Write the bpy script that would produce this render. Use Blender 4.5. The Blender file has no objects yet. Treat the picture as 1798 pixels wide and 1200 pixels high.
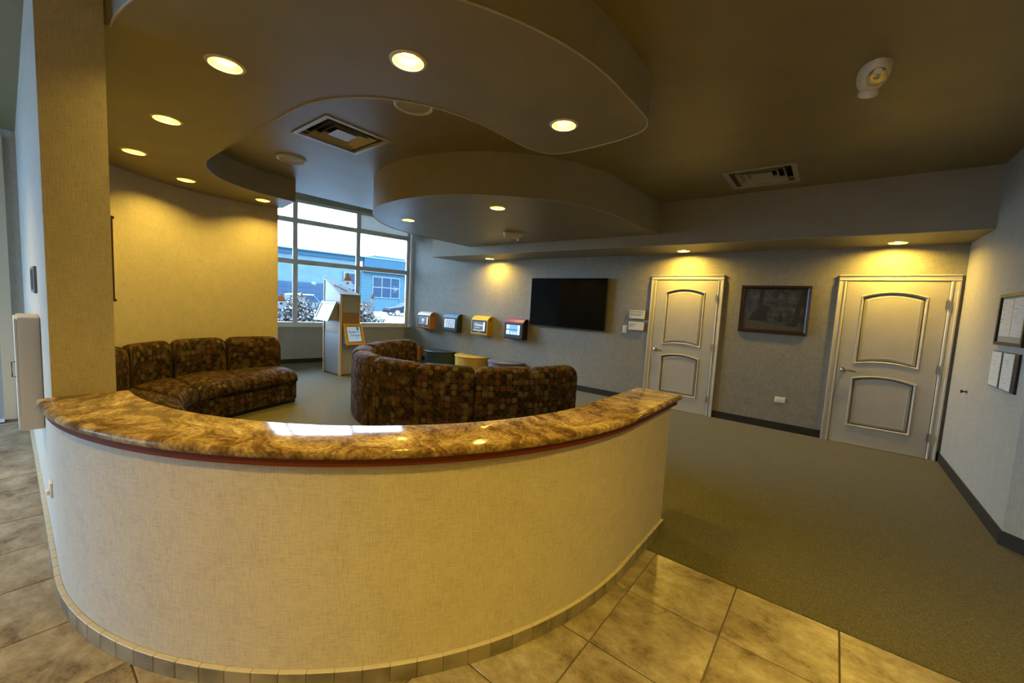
import bpy, bmesh, math, random
from mathutils import Matrix, Vector
random.seed(7)
PI = math.pi
C = bpy.context.scene.collection
S = bpy.context.scene

# ---------------------------------------------------------------- camera
YAW, PIT, ROL, FOC = 0.6713819688, 0.0890869860, -0.0539162765, 708.30
f = Vector((-math.sin(YAW)*math.cos(PIT), math.cos(YAW)*math.cos(PIT), -math.sin(PIT)))
r0 = Vector((math.cos(YAW), math.sin(YAW), 0)); d0 = f.cross(r0)
rr = math.cos(ROL)*r0 + math.sin(ROL)*d0; dd = -math.sin(ROL)*r0 + math.cos(ROL)*d0
cam_d = bpy.data.cameras.new('camera'); cam = bpy.data.objects.new('camera', cam_d); C.objects.link(cam)
cam_d.sensor_width = 36; cam_d.lens = FOC/1798*36; cam_d.clip_start = .05; cam_d.clip_end = 300
M = Matrix.Identity(4)
for i in range(3):
    M[i][0] = rr[i]; M[i][1] = -dd[i]; M[i][2] = -f[i]
M[0][3], M[1][3], M[2][3] = 0, 0, 1.5
cam.matrix_world = M
S.camera = cam

# ---------------------------------------------------------------- exposure, world
S.view_settings.view_transform = 'Standard'; S.view_settings.look = 'None'
S.view_settings.gamma = 1; S.view_settings.use_curve_mapping = False
S.view_settings.exposure = -0.05
S.cycles.use_denoising = True
S.cycles.max_bounces = 8; S.cycles.diffuse_bounces = 5; S.cycles.transparent_max_bounces = 12
S.cycles.sample_clamp_indirect = 6
SKY = 34.0            # strength of the overcast winter sky
LAMP = (1.0, .63, .085)
LENS = 1000.0         # radiance of the can light lenses
w = bpy.data.worlds.new('world'); S.world = w; w.use_nodes = True
nt = w.node_tree; nt.nodes.clear()
def N(nt, t, **k):
    n = nt.nodes.new(t)
    for a, b in k.items(): setattr(n, a, b)
    return n
tc = N(nt, 'ShaderNodeTexCoord'); mp = N(nt, 'ShaderNodeMapping'); mp.inputs['Scale'].default_value = (1, 1, 3.2)
nz = N(nt, 'ShaderNodeTexNoise'); nz.inputs['Scale'].default_value = 4.5; nz.inputs['Detail'].default_value = 5
cr = N(nt, 'ShaderNodeValToRGB'); cr.color_ramp.elements[0].position = .36; cr.color_ramp.elements[1].position = .60
cr.color_ramp.elements[0].color = (.40, .60, .86, 1); cr.color_ramp.elements[1].color = (.60, .79, 1.0, 1)
bg = N(nt, 'ShaderNodeBackground'); bg.inputs['Strength'].default_value = SKY
ow = N(nt, 'ShaderNodeOutputWorld')
L = nt.links.new
L(tc.outputs['Generated'], mp.inputs['Vector']); L(mp.outputs[0], nz.inputs['Vector']); L(nz.outputs['Fac'], cr.inputs[0])
L(cr.outputs[0], bg.inputs['Color']); L(bg.outputs[0], ow.inputs['Surface'])

# light portals in the two glazed openings (they only guide sky light)
def portal(loc, rot, sx, sy):
    l = bpy.data.lights.new('window_portal', 'AREA'); l.shape = 'RECTANGLE'; l.size = sx; l.size_y = sy; l.cycles.is_portal = True
    o = bpy.data.objects.new('window_portal', l); o.location = loc; o.rotation_euler = rot; C.objects.link(o)
portal((-8.75, 4.5, 2.15), (PI/2, 0, -PI/2-math.radians(9)+0, ), 4.0, 2.6)
portal((-4.95, -3.12, 1.4), (-PI/2, 0, PI), 3.6, 2.7)

# ---------------------------------------------------------------- materials
def mat(name, col, rough=.6, metal=0., emis=None, estr=0., spec=.5, coat=0.):
    m = bpy.data.materials.new(name); m.use_nodes = True
    b = m.node_tree.nodes['Principled BSDF']
    b.inputs['Base Color'].default_value = (*col, 1); b.inputs['Roughness'].default_value = rough
    b.inputs['Metallic'].default_value = metal; b.inputs['Specular IOR Level'].default_value = spec
    b.inputs['Coat Weight'].default_value = coat; b.inputs['Coat Roughness'].default_value = .05
    if emis: b.inputs['Emission Color'].default_value = (*emis, 1); b.inputs['Emission Strength'].default_value = estr
    return m
def grain(m, cols, scale=8., stretch=(1, 1, 1), detail=4., bump=0., bscale=None, lo=.35, hi=.65, coord='Object', rand=False, rough_n=.5, dist=0.):
    """noise driven colour between the given stops, plus fine relief"""
    nt = m.node_tree; b = nt.nodes['Principled BSDF']; L = nt.links.new
    tc = N(nt, 'ShaderNodeTexCoord'); mp = N(nt, 'ShaderNodeMapping'); mp.inputs['Scale'].default_value = stretch
    src = tc.outputs[coord]
    if rand:
        oi = N(nt, 'ShaderNodeObjectInfo'); va = N(nt, 'ShaderNodeVectorMath', operation='ADD')
        mm = N(nt, 'ShaderNodeMath', operation='MULTIPLY'); mm.inputs[1].default_value = 37.
        L(oi.outputs['Random'], mm.inputs[0]); L(src, va.inputs[0]); L(mm.outputs[0], va.inputs[1]); src = va.outputs[0]
    L(src, mp.inputs['Vector'])
    nz = N(nt, 'ShaderNodeTexNoise'); nz.inputs['Scale'].default_value = scale; nz.inputs['Detail'].default_value = detail
    nz.inputs['Roughness'].default_value = rough_n; nz.inputs['Distortion'].default_value = dist
    L(mp.outputs[0], nz.inputs['Vector'])
    cr = N(nt, 'ShaderNodeValToRGB'); e = cr.color_ramp.elements
    e[0].position = lo; e[1].position = hi; e[0].color = (*cols[0], 1); e[1].color = (*cols[-1], 1)
    for i, c in enumerate(cols[1:-1]):
        n = e.new(lo + (hi-lo)*(i+1)/(len(cols)-1)); n.color = (*c, 1)
    L(nz.outputs['Fac'], cr.inputs[0]); L(cr.outputs[0], b.inputs['Base Color'])
    if bump:
        n2 = N(nt, 'ShaderNodeTexNoise'); n2.inputs['Scale'].default_value = bscale or scale*4; n2.inputs['Detail'].default_value = 3
        L(mp.outputs[0], n2.inputs['Vector'])
        bp = N(nt, 'ShaderNodeBump'); bp.inputs['Strength'].default_value = bump; bp.inputs['Distance'].default_value = .003
        L(n2.outputs['Fac'], bp.inputs['Height']); L(bp.outputs[0], b.inputs['Normal'])
    return m
def linen(name, c0, c1, c2, s=1., rough=.75, bump=.25):
    """woven wall covering: vertical and horizontal threads of two tones"""
    m = mat(name, c1, rough, spec=.3); nt = m.node_tree; b = nt.nodes['Principled BSDF']; L = nt.links.new
    tc = N(nt, 'ShaderNodeTexCoord'); outs = []
    for st in ((230*s, 230*s, 18*s), (22*s, 22*s, 260*s), (9, 9, 9)):
        mp = N(nt, 'ShaderNodeMapping'); mp.inputs['Scale'].default_value = st
        nz = N(nt, 'ShaderNodeTexNoise'); nz.inputs['Scale'].default_value = 1.; nz.inputs['Detail'].default_value = 2.
        L(tc.outputs['Object'], mp.inputs['Vector']); L(mp.outputs[0], nz.inputs['Vector']); outs.append(nz.outputs['Fac'])
    a = N(nt, 'ShaderNodeMath', operation='ADD'); L(outs[0], a.inputs[0]); L(outs[1], a.inputs[1])
    a2 = N(nt, 'ShaderNodeMath', operation='MULTIPLY_ADD'); a2.inputs[1].default_value = .35; L(outs[2], a2.inputs[0]); L(a.outputs[0], a2.inputs[2])
    cr = N(nt, 'ShaderNodeValToRGB'); e = cr.color_ramp.elements
    e[0].position = .42; e[1].position = .78; e[0].color = (*c0, 1); e[1].color = (*c2, 1)
    n = e.new(.60); n.color = (*c1, 1)
    ms = N(nt, 'ShaderNodeMath', operation='MULTIPLY'); ms.inputs[1].default_value = .5; L(a2.outputs[0], ms.inputs[0])
    L(ms.outputs[0], cr.inputs[0]); L(cr.outputs[0], b.inputs['Base Color'])
    bp = N(nt, 'ShaderNodeBump'); bp.inputs['Strength'].default_value = bump; bp.inputs['Distance'].default_value = .002
    L(a.outputs[0], bp.inputs['Height']); L(bp.outputs[0], b.inputs['Normal'])
    return m

def sc(c, k): return tuple(x*k for x in c)
TAN = (.50, .465, .395)
m_tan = linen('tan_linen_wallcovering', sc(TAN, .78), TAN, sc(TAN, 1.14), s=1.15)
m_grey = linen('grey_linen_wallcovering', (.205, .195, .168), (.255, .245, .212), (.305, .295, .26), s=.7)
m_pale = linen('pale_linen_wallcovering', (.30, .295, .265), (.35, .345, .31), (.40, .395, .36), s=.7)
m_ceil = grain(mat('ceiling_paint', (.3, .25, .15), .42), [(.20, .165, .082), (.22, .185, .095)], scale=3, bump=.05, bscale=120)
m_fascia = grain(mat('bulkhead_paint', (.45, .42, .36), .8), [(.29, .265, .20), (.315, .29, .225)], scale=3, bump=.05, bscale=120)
m_carpet = grain(mat('carpet_pile', (.2, .19, .13), .95, spec=.1), [(.05, .047, .027), (.10, .095, .058), (.165, .158, .10)], scale=170, detail=7, bump=.9, bscale=300, lo=.3, hi=.7)
m_tile = grain(mat('stone_floor_tile', (.45, .38, .27), .34), [(.085, .06, .035), (.215, .18, .13), (.30, .265, .205), (.40, .37, .31)], scale=4.2, detail=12, stretch=(1, 1.4, 1), bump=.4, bscale=22, lo=.36, hi=.64, rand=True, rough_n=.78, dist=.25)
m_carpet.node_tree.nodes['Principled BSDF'].inputs['Sheen Weight'].default_value = .10
m_grout = mat('grout', (.16, .13, .10), .9)
m_plinth = grain(mat('plinth_tile', (.35, .31, .24), .4), [(.13, .115, .08), (.21, .185, .14), (.28, .25, .19)], scale=7, detail=6, rand=True, bump=.2, bscale=30)
m_plinth_lit_top = mat('plinth_tile_lit_top', (.46, .43, .36), .4)  # paler copy that paints in the overhead light on the tile tops
m_wood_red = mat('dark_red_wood', (.13, .028, .010), .55, spec=.15)
m_base = mat('charcoal_rubber_base', (.032, .029, .025), .6, spec=.2)
m_white = grain(mat('door_paint', (.62, .62, .62), .38), [(.43, .415, .375), (.46, .445, .40)], scale=6, bump=.03, bscale=60)
m_casing = mat('casing_paint', (.52, .51, .48), .35)
m_chrome = mat('satin_nickel', (.6, .58, .54), .25, 1.)
m_hinge = mat('hinge_steel', (.32, .30, .27), .4, 1.)
m_black = mat('black_plastic', (.008, .008, .008), .35)
m_screen = mat('dark_tv_glass', (.004, .004, .004), .08, spec=.08)
m_plate = mat('white_plastic', (.75, .73, .68), .4)
m_sign = mat('sign_face', (.66, .64, .58), .5)
m_ink = mat('dark_ink', (.05, .05, .05), .8)
m_frame = mat('window_frame_paint', (.66, .62, .56), .45)
m_sill = mat('window_sill_white', (.72, .74, .76), .4)
m_shade = grain(mat('roller_shade_cloth', (.75, .74, .70), .9), [(.68, .67, .63), (.76, .75, .71)], scale=1, stretch=(3, 3, 160))
def see_light(m, k=.5):
    nt = m.node_tree; b = nt.nodes['Principled BSDF']; o = [n for n in nt.nodes if n.type == 'OUTPUT_MATERIAL'][0]
    t = N(nt, 'ShaderNodeBsdfTranslucent'); mx = N(nt, 'ShaderNodeMixShader'); mx.inputs[0].default_value = k
    src = b.inputs['Base Color']
    if src.is_linked: nt.links.new(src.links[0].from_socket, t.inputs[0])
    else: t.inputs[0].default_value = src.default_value
    nt.links.new(b.outputs[0], mx.inputs[1]); nt.links.new(t.outputs[0], mx.inputs[2]); nt.links.new(mx.outputs[0], o.inputs['Surface']); return m
see_light(m_shade, .35)
m_glass = bpy.data.materials.new('window_glass'); m_glass.use_nodes = True
nt = m_glass.node_tree; nt.nodes.clear()
tr = N(nt, 'ShaderNodeBsdfTransparent'); tr.inputs[0].default_value = (.93, .97, 1, 1); gl = N(nt, 'ShaderNodeBsdfGlossy'); gl.inputs['Roughness'].default_value = .02
fr = N(nt, 'ShaderNodeFresnel'); fr.inputs[0].default_value = 1.35; mx = N(nt, 'ShaderNodeMixShader'); o = N(nt, 'ShaderNodeOutputMaterial')
nt.links.new(fr.outputs[0], mx.inputs[0]); nt.links.new(tr.outputs[0], mx.inputs[1]); nt.links.new(gl.outputs[0], mx.inputs[2]); nt.links.new(mx.outputs[0], o.inputs[0])

m_tint = m_glass.copy(); m_tint.name = 'dimmed_entrance_glass'
for n_ in m_tint.node_tree.nodes:
    if n_.type == 'BSDF_TRANSPARENT': n_.inputs[0].default_value = (.50, .56, .60, 1)  # tint added to cut the daylight from the unseen entrance
def granite():
    m = mat('polished_granite', (.4, .3, .15), .10, coat=.0, spec=.16); nt = m.node_tree; b = nt.nodes['Principled BSDF']; L = nt.links.new; b.inputs['IOR'].default_value = 1.36
    tc = N(nt, 'ShaderNodeTexCoord')
    w = N(nt, 'ShaderNodeTexNoise'); w.inputs['Scale'].default_value = 1.8; w.inputs['Detail'].default_value = 3
    L(tc.outputs['Object'], w.inputs['Vector'])
    va = N(nt, 'ShaderNodeVectorMath', operation='MULTIPLY_ADD'); va.inputs[1].default_value = (1.3, 1.3, 1.3)
    L(w.outputs['Color'], va.inputs[0]); L(tc.outputs['Object'], va.inputs[2])
    mp = N(nt, 'ShaderNodeMapping'); mp.inputs['Rotation'].default_value = (0, 0, .5); mp.inputs['Scale'].default_value = (1.6, 5.5, 6); L(va.outputs[0], mp.inputs['Vector'])
    n1 = N(nt, 'ShaderNodeTexNoise'); n1.inputs['Scale'].default_value = 1.5; n1.inputs['Detail'].default_value = 12; n1.inputs['Roughness'].default_value = .69
    L(mp.outputs[0], n1.inputs['Vector'])
    cr = N(nt, 'ShaderNodeValToRGB'); e = cr.color_ramp.elements
    e[0].position = .33; e[0].color = (.08, .05, .025, 1); e[1].position = .68; e[1].color = (.60, .49, .28, 1)
    for p, c in ((.42, (.16, .10, .04)), (.48, (.27, .185, .08)), (.54, (.35, .25, .115)), (.60, (.46, .35, .17))):
        n = e.new(p); n.color = (*c, 1)
    L(n1.outputs['Fac'], cr.inputs[0])
    n2 = N(nt, 'ShaderNodeTexNoise'); n2.inputs['Scale'].default_value = 75; n2.inputs['Detail'].default_value = 4; L(tc.outputs['Object'], n2.inputs['Vector'])
    c2 = N(nt, 'ShaderNodeValToRGB'); c2.color_ramp.elements[0].position = .36; c2.color_ramp.elements[1].position = .56
    c2.color_ramp.elements[0].color = (.30, .26, .22, 1); c2.color_ramp.elements[1].color = (1, 1, 1, 1); L(n2.outputs['Fac'], c2.inputs[0])
    mx = N(nt, 'ShaderNodeMix', data_type='RGBA', blend_type='MULTIPLY'); mx.inputs[0].default_value = .6
    L(cr.outputs[0], mx.inputs[6]); L(c2.outputs[0], mx.inputs[7]); L(mx.outputs[2], b.inputs['Base Color'])
    return m
m_granite = granite()

def sofa_fabric():
    """woven upholstery: grid of small squares, many holding a disc, in browns (UV in metres)"""
    m = mat('patterned_upholstery', (.06, .03, .015), .9, spec=.15); nt = m.node_tree; b = nt.nodes['Principled BSDF']; L = nt.links.new
    tc = N(nt, 'ShaderNodeTexCoord'); sca = N(nt, 'ShaderNodeVectorMath', operation='SCALE'); sca.inputs['Scale'].default_value = 1/.064
    L(tc.outputs['UV'], sca.inputs[0])
    fl = N(nt, 'ShaderNodeVectorMath', operation='FLOOR'); L(sca.outputs[0], fl.inputs[0])
    fc = N(nt, 'ShaderNodeVectorMath', operation='FRACTION'); L(sca.outputs[0], fc.inputs[0])
    wn = N(nt, 'ShaderNodeTexWhiteNoise', noise_dimensions='2D'); L(fl.outputs[0], wn.inputs['Vector'])
    sub = N(nt, 'ShaderNodeVectorMath', operation='SUBTRACT'); sub.inputs[1].default_value = (.5, .5, 0); L(fc.outputs[0], sub.inputs[0])
    ln = N(nt, 'ShaderNodeVectorMath', operation='LENGTH'); L(sub.outputs[0], ln.inputs[0])
    ab = N(nt, 'ShaderNodeVectorMath', operation='ABSOLUTE'); L(sub.outputs[0], ab.inputs[0])
    sx = N(nt, 'ShaderNodeSeparateXYZ'); L(ab.outputs[0], sx.inputs[0])
    mxm = N(nt, 'ShaderNodeMath', operation='MAXIMUM'); L(sx.outputs[0], mxm.inputs[0]); L(sx.outputs[1], mxm.inputs[1])
    # disc cells or square cells
    ps = N(nt, 'ShaderNodeMath', operation='GREATER_THAN'); ps.inputs[1].default_value = .5; L(wn.outputs['Value'], ps.inputs[0])
    md = N(nt, 'ShaderNodeMix', data_type='FLOAT'); L(ps.outputs[0], md.inputs[0]); L(mxm.outputs[0], md.inputs[2]); L(ln.outputs[1], md.inputs[3])
    inn = N(nt, 'ShaderNodeMath', operation='LESS_THAN'); inn.inputs[1].default_value = .43; L(md.outputs[0], inn.inputs[0])
    rim = N(nt, 'ShaderNodeMath', operation='COMPARE'); rim.inputs[1].default_value = .40; rim.inputs[2].default_value = .04; L(md.outputs[0], rim.inputs[0])
    sp = N(nt, 'ShaderNodeSeparateColor'); L(wn.outputs['Color'], sp.inputs[0])
    cr = N(nt, 'ShaderNodeValToRGB'); cr.color_ramp.interpolation = 'CONSTANT'; e = cr.color_ramp.elements
    e[0].position = 0; e[0].color = (.011, .006, .004, 1); e[1].position = .3; e[1].color = (.054, .020, .010, 1)
    for p, c in ((.5, (.028, .015, .009)), (.68, (.078, .032, .017)), (.84, (.088, .064, .038))):
        n = e.new(p); n.color = (*c, 1)
    L(sp.outputs[1], cr.inputs[0])
    m1 = N(nt, 'ShaderNodeMix', data_type='RGBA'); m1.inputs[6].default_value = (.013, .008, .005, 1); L(inn.outputs[0], m1.inputs[0]); L(cr.outputs[0], m1.inputs[7])
    # larger drifting light patches woven behind
    nz = N(nt, 'ShaderNodeTexNoise'); nz.inputs['Scale'].default_value = 9; L(tc.outputs['UV'], nz.inputs['Vector'])
    c3 = N(nt, 'ShaderNodeValToRGB'); c3.color_ramp.elements[0].position = .52; c3.color_ramp.elements[1].position = .62
    c3.color_ramp.elements[0].color = (0, 0, 0, 1); c3.color_ramp.elements[1].color = (.6, .6, .6, 1); L(nz.outputs['Fac'], c3.inputs[0])
    m2 = N(nt, 'ShaderNodeMix', data_type='RGBA'); m2.inputs[7].default_value = (.085, .065, .038, 1); L(c3.outputs[0], m2.inputs[0]); L(m1.outputs[2], m2.inputs[6])
    rm = N(nt, 'ShaderNodeMath', operation='MULTIPLY'); rm.inputs[1].default_value = .45; L(rim.outputs[0], rm.inputs[0])
    m3 = N(nt, 'ShaderNodeMix', data_type='RGBA'); m3.inputs[7].default_value = (.085, .062, .038, 1); L(rm.outputs[0], m3.inputs[0]); L(m2.outputs[2], m3.inputs[6])
    L(m3.outputs[2], b.inputs['Base Color'])
    bp = N(nt, 'ShaderNodeBump'); bp.inputs['Strength'].default_value = .4; bp.inputs['Distance'].default_value = .004; L(inn.outputs[0], bp.inputs['Height']); L(bp.outputs[0], b.inputs['Normal'])
    b.inputs['Sheen Weight'].default_value = .0
    return m
m_sofa = sofa_fabric()

# ---------------------------------------------------------------- helpers
def world_of(p):
    m = Matrix.Identity(4)
    while p is not None:
        m = p.matrix_basis @ m; p = p.parent
    return m
def obj(name, vf, m=None, parent=None, smooth=False, uv=None, local=False, label=None):
    v, fs = vf[0], vf[1]
    if parent is not None and not local:
        inv = world_of(parent).inverted(); v = [inv @ Vector(p) for p in v]
    me = bpy.data.meshes.new(name); me.from_pydata([tuple(p) for p in v], [], fs)
    if m: me.materials.append(m)
    if uv:
        ul = me.uv_layers.new(name='uv'); k = 0
        for fi in uv:
            for q in fi: ul.data[k].uv = q; k += 1
    if smooth:
        for p in me.polygons: p.use_smooth = True
        me.set_sharp_from_angle(angle=math.radians(38))
    me.update()
    o = bpy.data.objects.new(name, me); C.objects.link(o)
    if parent is not None: o.parent = parent
    if label: o['label'] = label
    return o
def tag(o, label, cat, group=None, kind=None):
    if label: o['label'] = label
    if cat: o['category'] = cat
    if group: o['group'] = group
    if kind: o['kind'] = kind
    return o
def thing(name, label, cat, loc=(0, 0, 0), rz=0., group=None):
    o = bpy.data.objects.new(name, None); C.objects.link(o); o.location = loc; o.rotation_euler = (0, 0, rz)
    o.empty_display_size = .1
    return tag(o, label, cat, group)
def struct(name, vf=None, m=None, smooth=False, **k):
    if vf is None:
        o = bpy.data.objects.new(name, None); C.objects.link(o)
    else: o = obj(name, vf, m, smooth=smooth, **k)
    o['kind'] = 'structure'; return o
def dup(root, loc, rz, label, group=None):
    r = root.copy(); C.objects.link(r); r.location = loc; r.rotation_euler = (0, 0, rz); r['label'] = label
    if group: r['group'] = group
    for ch in list(root.children):
        c = ch.copy(); C.objects.link(c); c.parent = r
        for g in ch.children:
            d = g.copy(); C.objects.link(d); d.parent = c
    return r
def join(*parts):
    V, F = [], []
    for v, fs in parts:
        n = len(V); V += list(v); F += [tuple(i+n for i in q) for q in fs]
    return V, F
def box(x0, x1, y0, y1, z0, z1):
    v = [(x, y, z) for z in (z0, z1) for y in (y0, y1) for x in (x0, x1)]
    return v, [(0, 2, 3, 1), (4, 5, 7, 6), (0, 1, 5, 4), (2, 6, 7, 3), (0, 4, 6, 2), (1, 3, 7, 5)]
def bbox(x0, x1, y0, y1, z0, z1, b=.01, seg=2):
    """box with rounded edges"""
    bm = bmesh.new(); bmesh.ops.create_cube(bm, size=1)
    for q in bm.verts:
        q.co = Vector((x0+(q.co.x+.5)*(x1-x0), y0+(q.co.y+.5)*(y1-y0), z0+(q.co.z+.5)*(z1-z0)))
    bmesh.ops.bevel(bm, geom=bm.edges[:], offset=b, segments=seg, profile=.5, affect='EDGES')
    bm.verts.index_update(); r = ([tuple(q.co) for q in bm.verts], [tuple(q.index for q in p.verts) for p in bm.faces]); bm.free(); return r
def xf(vf, M):
    return [tuple(M @ Vector(p)) for p in vf[0]], vf[1]
def prism(pts, z0, z1):
    n = len(pts)
    a = sum(pts[i][0]*pts[(i+1) % n][1]-pts[(i+1) % n][0]*pts[i][1] for i in range(n))
    if a < 0: pts = pts[::-1]
    v = [(x, y, z0) for x, y in pts]+[(x, y, z1) for x, y in pts]
    return v, [tuple(range(n))[::-1], tuple(range(n, 2*n))]+[(i, (i+1) % n, n+(i+1) % n, n+i) for i in range(n)]
def slab(outer, holes, z0, z1, top=True, open_edges=False):
    """prism whose bottom face is pierced by the hole outlines"""
    bm = bmesh.new()
    def loop(pts, z):
        vs = [bm.verts.new((x, y, z)) for x, y in pts]
        return vs, [bm.edges.new((vs[i], vs[(i+1) % len(vs)])) for i in range(len(vs))]
    ov, oe = loop(outer, z0); edges = list(oe)
    for h in holes: edges += loop(h, z0)[1]
    bmesh.ops.triangle_fill(bm, edges=edges, use_beauty=True, use_dissolve=False)
    for p in bm.faces:
        p.normal_update()
        if p.normal.z > 0: p.normal_flip()
    if z1 > z0:
        tv = [bm.verts.new((x, y, z1)) for x, y in outer]; n = len(ov)
        for i in range(n): bm.faces.new((ov[i], ov[(i+1) % n], tv[(i+1) % n], tv[i]))
        if top: bm.faces.new(tv)
    bm.verts.index_update(); r = ([tuple(q.co) for q in bm.verts], [tuple(q.index for q in p.verts) for p in bm.faces]); bm.free(); return r
def circle(cx, cy, r, n=24, a0=0, a1=None):
    if a1 is None: return [(cx+r*math.cos(2*PI*i/n), cy+r*math.sin(2*PI*i/n)) for i in range(n)]
    return [(cx+r*math.cos(math.radians(a0+(a1-a0)*i/n)), cy+r*math.sin(math.radians(a0+(a1-a0)*i/n))) for i in range(n+1)]
def lathe(prof, n=24, cx=0, cy=0, cz=0, capend=True):
    v, F = [], []
    for r, z in prof:
        for i in range(n): v.append((cx+r*math.cos(2*PI*i/n), cy+r*math.sin(2*PI*i/n), cz+z))
    for k in range(len(prof)-1):
        for i in range(n): F.append((k*n+i, k*n+(i+1) % n, (k+1)*n+(i+1) % n, (k+1)*n+i))
    if capend:
        if prof[0][0] > 1e-4: F.append(tuple(range(n))[::-1])
        if prof[-1][0] > 1e-4: F.append(tuple((len(prof)-1)*n+i for i in range(n)))
    return v, F
def tube(pts, r, n=8):
    v, F = [], []; P = [Vector(p) for p in pts]
    for k, p in enumerate(P):
        t = (P[min(k+1, len(P)-1)]-P[max(k-1, 0)]).normalized()
        a = t.cross(Vector((0, 0, 1)));  a = a if a.length > .01 else t.cross(Vector((1, 0, 0)))
        a.normalize(); b = t.cross(a)
        for i in range(n):
            q = p+r*(math.cos(2*PI*i/n)*a+math.sin(2*PI*i/n)*b); v.append(tuple(q))
    for k in range(len(P)-1):
        for i in range(n): F.append((k*n+i, k*n+(i+1) % n, (k+1)*n+(i+1) % n, (k+1)*n+i))
    F += [tuple(range(n))[::-1], tuple((len(P)-1)*n+i for i in range(n))]
    return v, F
def loft(stations, closed_section=True, caps=True):
    """stations: list of rings (equal length)"""
    n = len(stations[0]); v = [p for s in stations for p in s]; F = []
    m = n if closed_section else n-1
    for k in range(len(stations)-1):
        for i in range(m): F.append((k*n+i, k*n+(i+1) % n, (k+1)*n+(i+1) % n, (k+1)*n+i))
    if caps: F += [tuple(range(n))[::-1], tuple((len(stations)-1)*n+i for i in range(n))]
    return v, F
def recalc(o):
    bm = bmesh.new(); bm.from_mesh(o.data); bmesh.ops.recalc_face_normals(bm, faces=bm.faces); bm.to_mesh(o.data); bm.free(); return o
def text(name, s, size, M, m, parent, align='LEFT', ext=.0008, label=None, sx=1.):
    cu = bpy.data.curves.new(name, 'FONT'); cu.body = s; cu.size = size; cu.extrude = ext; cu.align_x = align; cu.resolution_u = 2
    t = bpy.data.objects.new(name, cu); C.objects.link(t)
    bpy.context.view_layer.update()
    me = bpy.data.meshes.new_from_object(t); bpy.data.objects.remove(t)
    v = [tuple(M @ Vector((q.co.x*sx, q.co.y, q.co.z))) for q in me.vertices]; F = [tuple(p.vertices) for p in me.polygons]
    return obj(name, (v, F), m, parent, label=label)

ZC = 3.01; YW = 6.53

# ---------------------------------------------------------------- bulkhead outlines
def arc(cx, cy, r, a0, a1, n): return circle(cx, cy, r, n, a0, a1)
def chaikin(P, k=2, closed=False):
    for _ in range(k):
        Q = [P[0]] if not closed else []
        rng = range(len(P)-1) if not closed else range(len(P))
        for i in rng:
            a, b = P[i], P[(i+1) % len(P)]
            Q += [(a[0]*.75+b[0]*.25, a[1]*.75+b[1]*.25), (a[0]*.25+b[0]*.75, a[1]*.25+b[1]*.75)]
        if not closed: Q.append(P[-1])
        P = Q
    return P
A_out = [(-2.85, .36)]+arc(-2.83, 2.13, 1.77, 271, 360, 26)+[(-1.06, 2.4)]
A_nub = chaikin([(-1.06, 2.4), (-1.06, 2.62), (-1.13, 2.76), (-1.35, 2.82), (-1.70, 2.845), (-1.93, 2.80), (-2.01, 2.62), (-2.02, 2.40), (-2.03, 2.12), (-2.08, 1.86), (-2.20, 1.63), (-2.38, 1.44), (-2.62, 1.31), (-2.90, 1.252), (-3.5, 1.25), (-4.4, 1.245), (-4.85, 1.245), (-5.14, 1.31), (-5.42, 1.46), (-5.62, 1.68), (-5.75, 1.96), (-5.80, 2.2), (-5.815, 2.44)], 2)
A_in = [(-5.79, 2.47), (-6.45, 2.56)]
WALLARC = arc(-4.92, 2.05, 1.72, 270, 180, 24)+[(-6.60, 2.30), (-6.53, 2.54)]
A_poly = A_out[:-1]+A_nub+A_in+[(x+.0, y) for x, y in WALLARC[::-1]]+[(-2.87, .33)]
# drop near-duplicates
def clean(P):
    Q = []
    for p in P:
        if not Q or math.hypot(p[0]-Q[-1][0], p[1]-Q[-1][1]) > .004: Q.append(p)
    if math.hypot(Q[0][0]-Q[-1][0], Q[0][1]-Q[-1][1]) < .004: Q.pop()
    return Q
A_poly = clean(A_poly)
B_poly = clean([(-2.02, 5.67), (-2.06, 5.3), (-2.075, 4.9)]+arc(-3.85, 4.5, 1.77, -4, -178, 40)+[(-5.64, 4.9), (-5.655, 5.67)])
CANS = [  # name tail, x, y, z of the ceiling face they sit in, lens depth
    ('A', -1.86, 1.35, 2.733, .058), ('A', -1.56, 2.40, 2.733, .058), ('A', -2.75, .80, 2.733, .058), ('A', -4.00, .79, 2.733, .058),
    ('A', -5.22, .79, 2.733, .058), ('A', -5.96, 1.34, 2.733, .058), ('A', -6.17, 2.21, 2.733, .058),
    ('B', -3.10, 3.51, 2.59, .035), ('B', -4.69, 3.48, 2.59, .035),
    ('S', -1.84, 6.25, 2.434, .02), ('S', .46, 6.27, 2.434, .02), ('S', -5.66, 6.24, 2.434, .02)]
RO = .078
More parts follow.
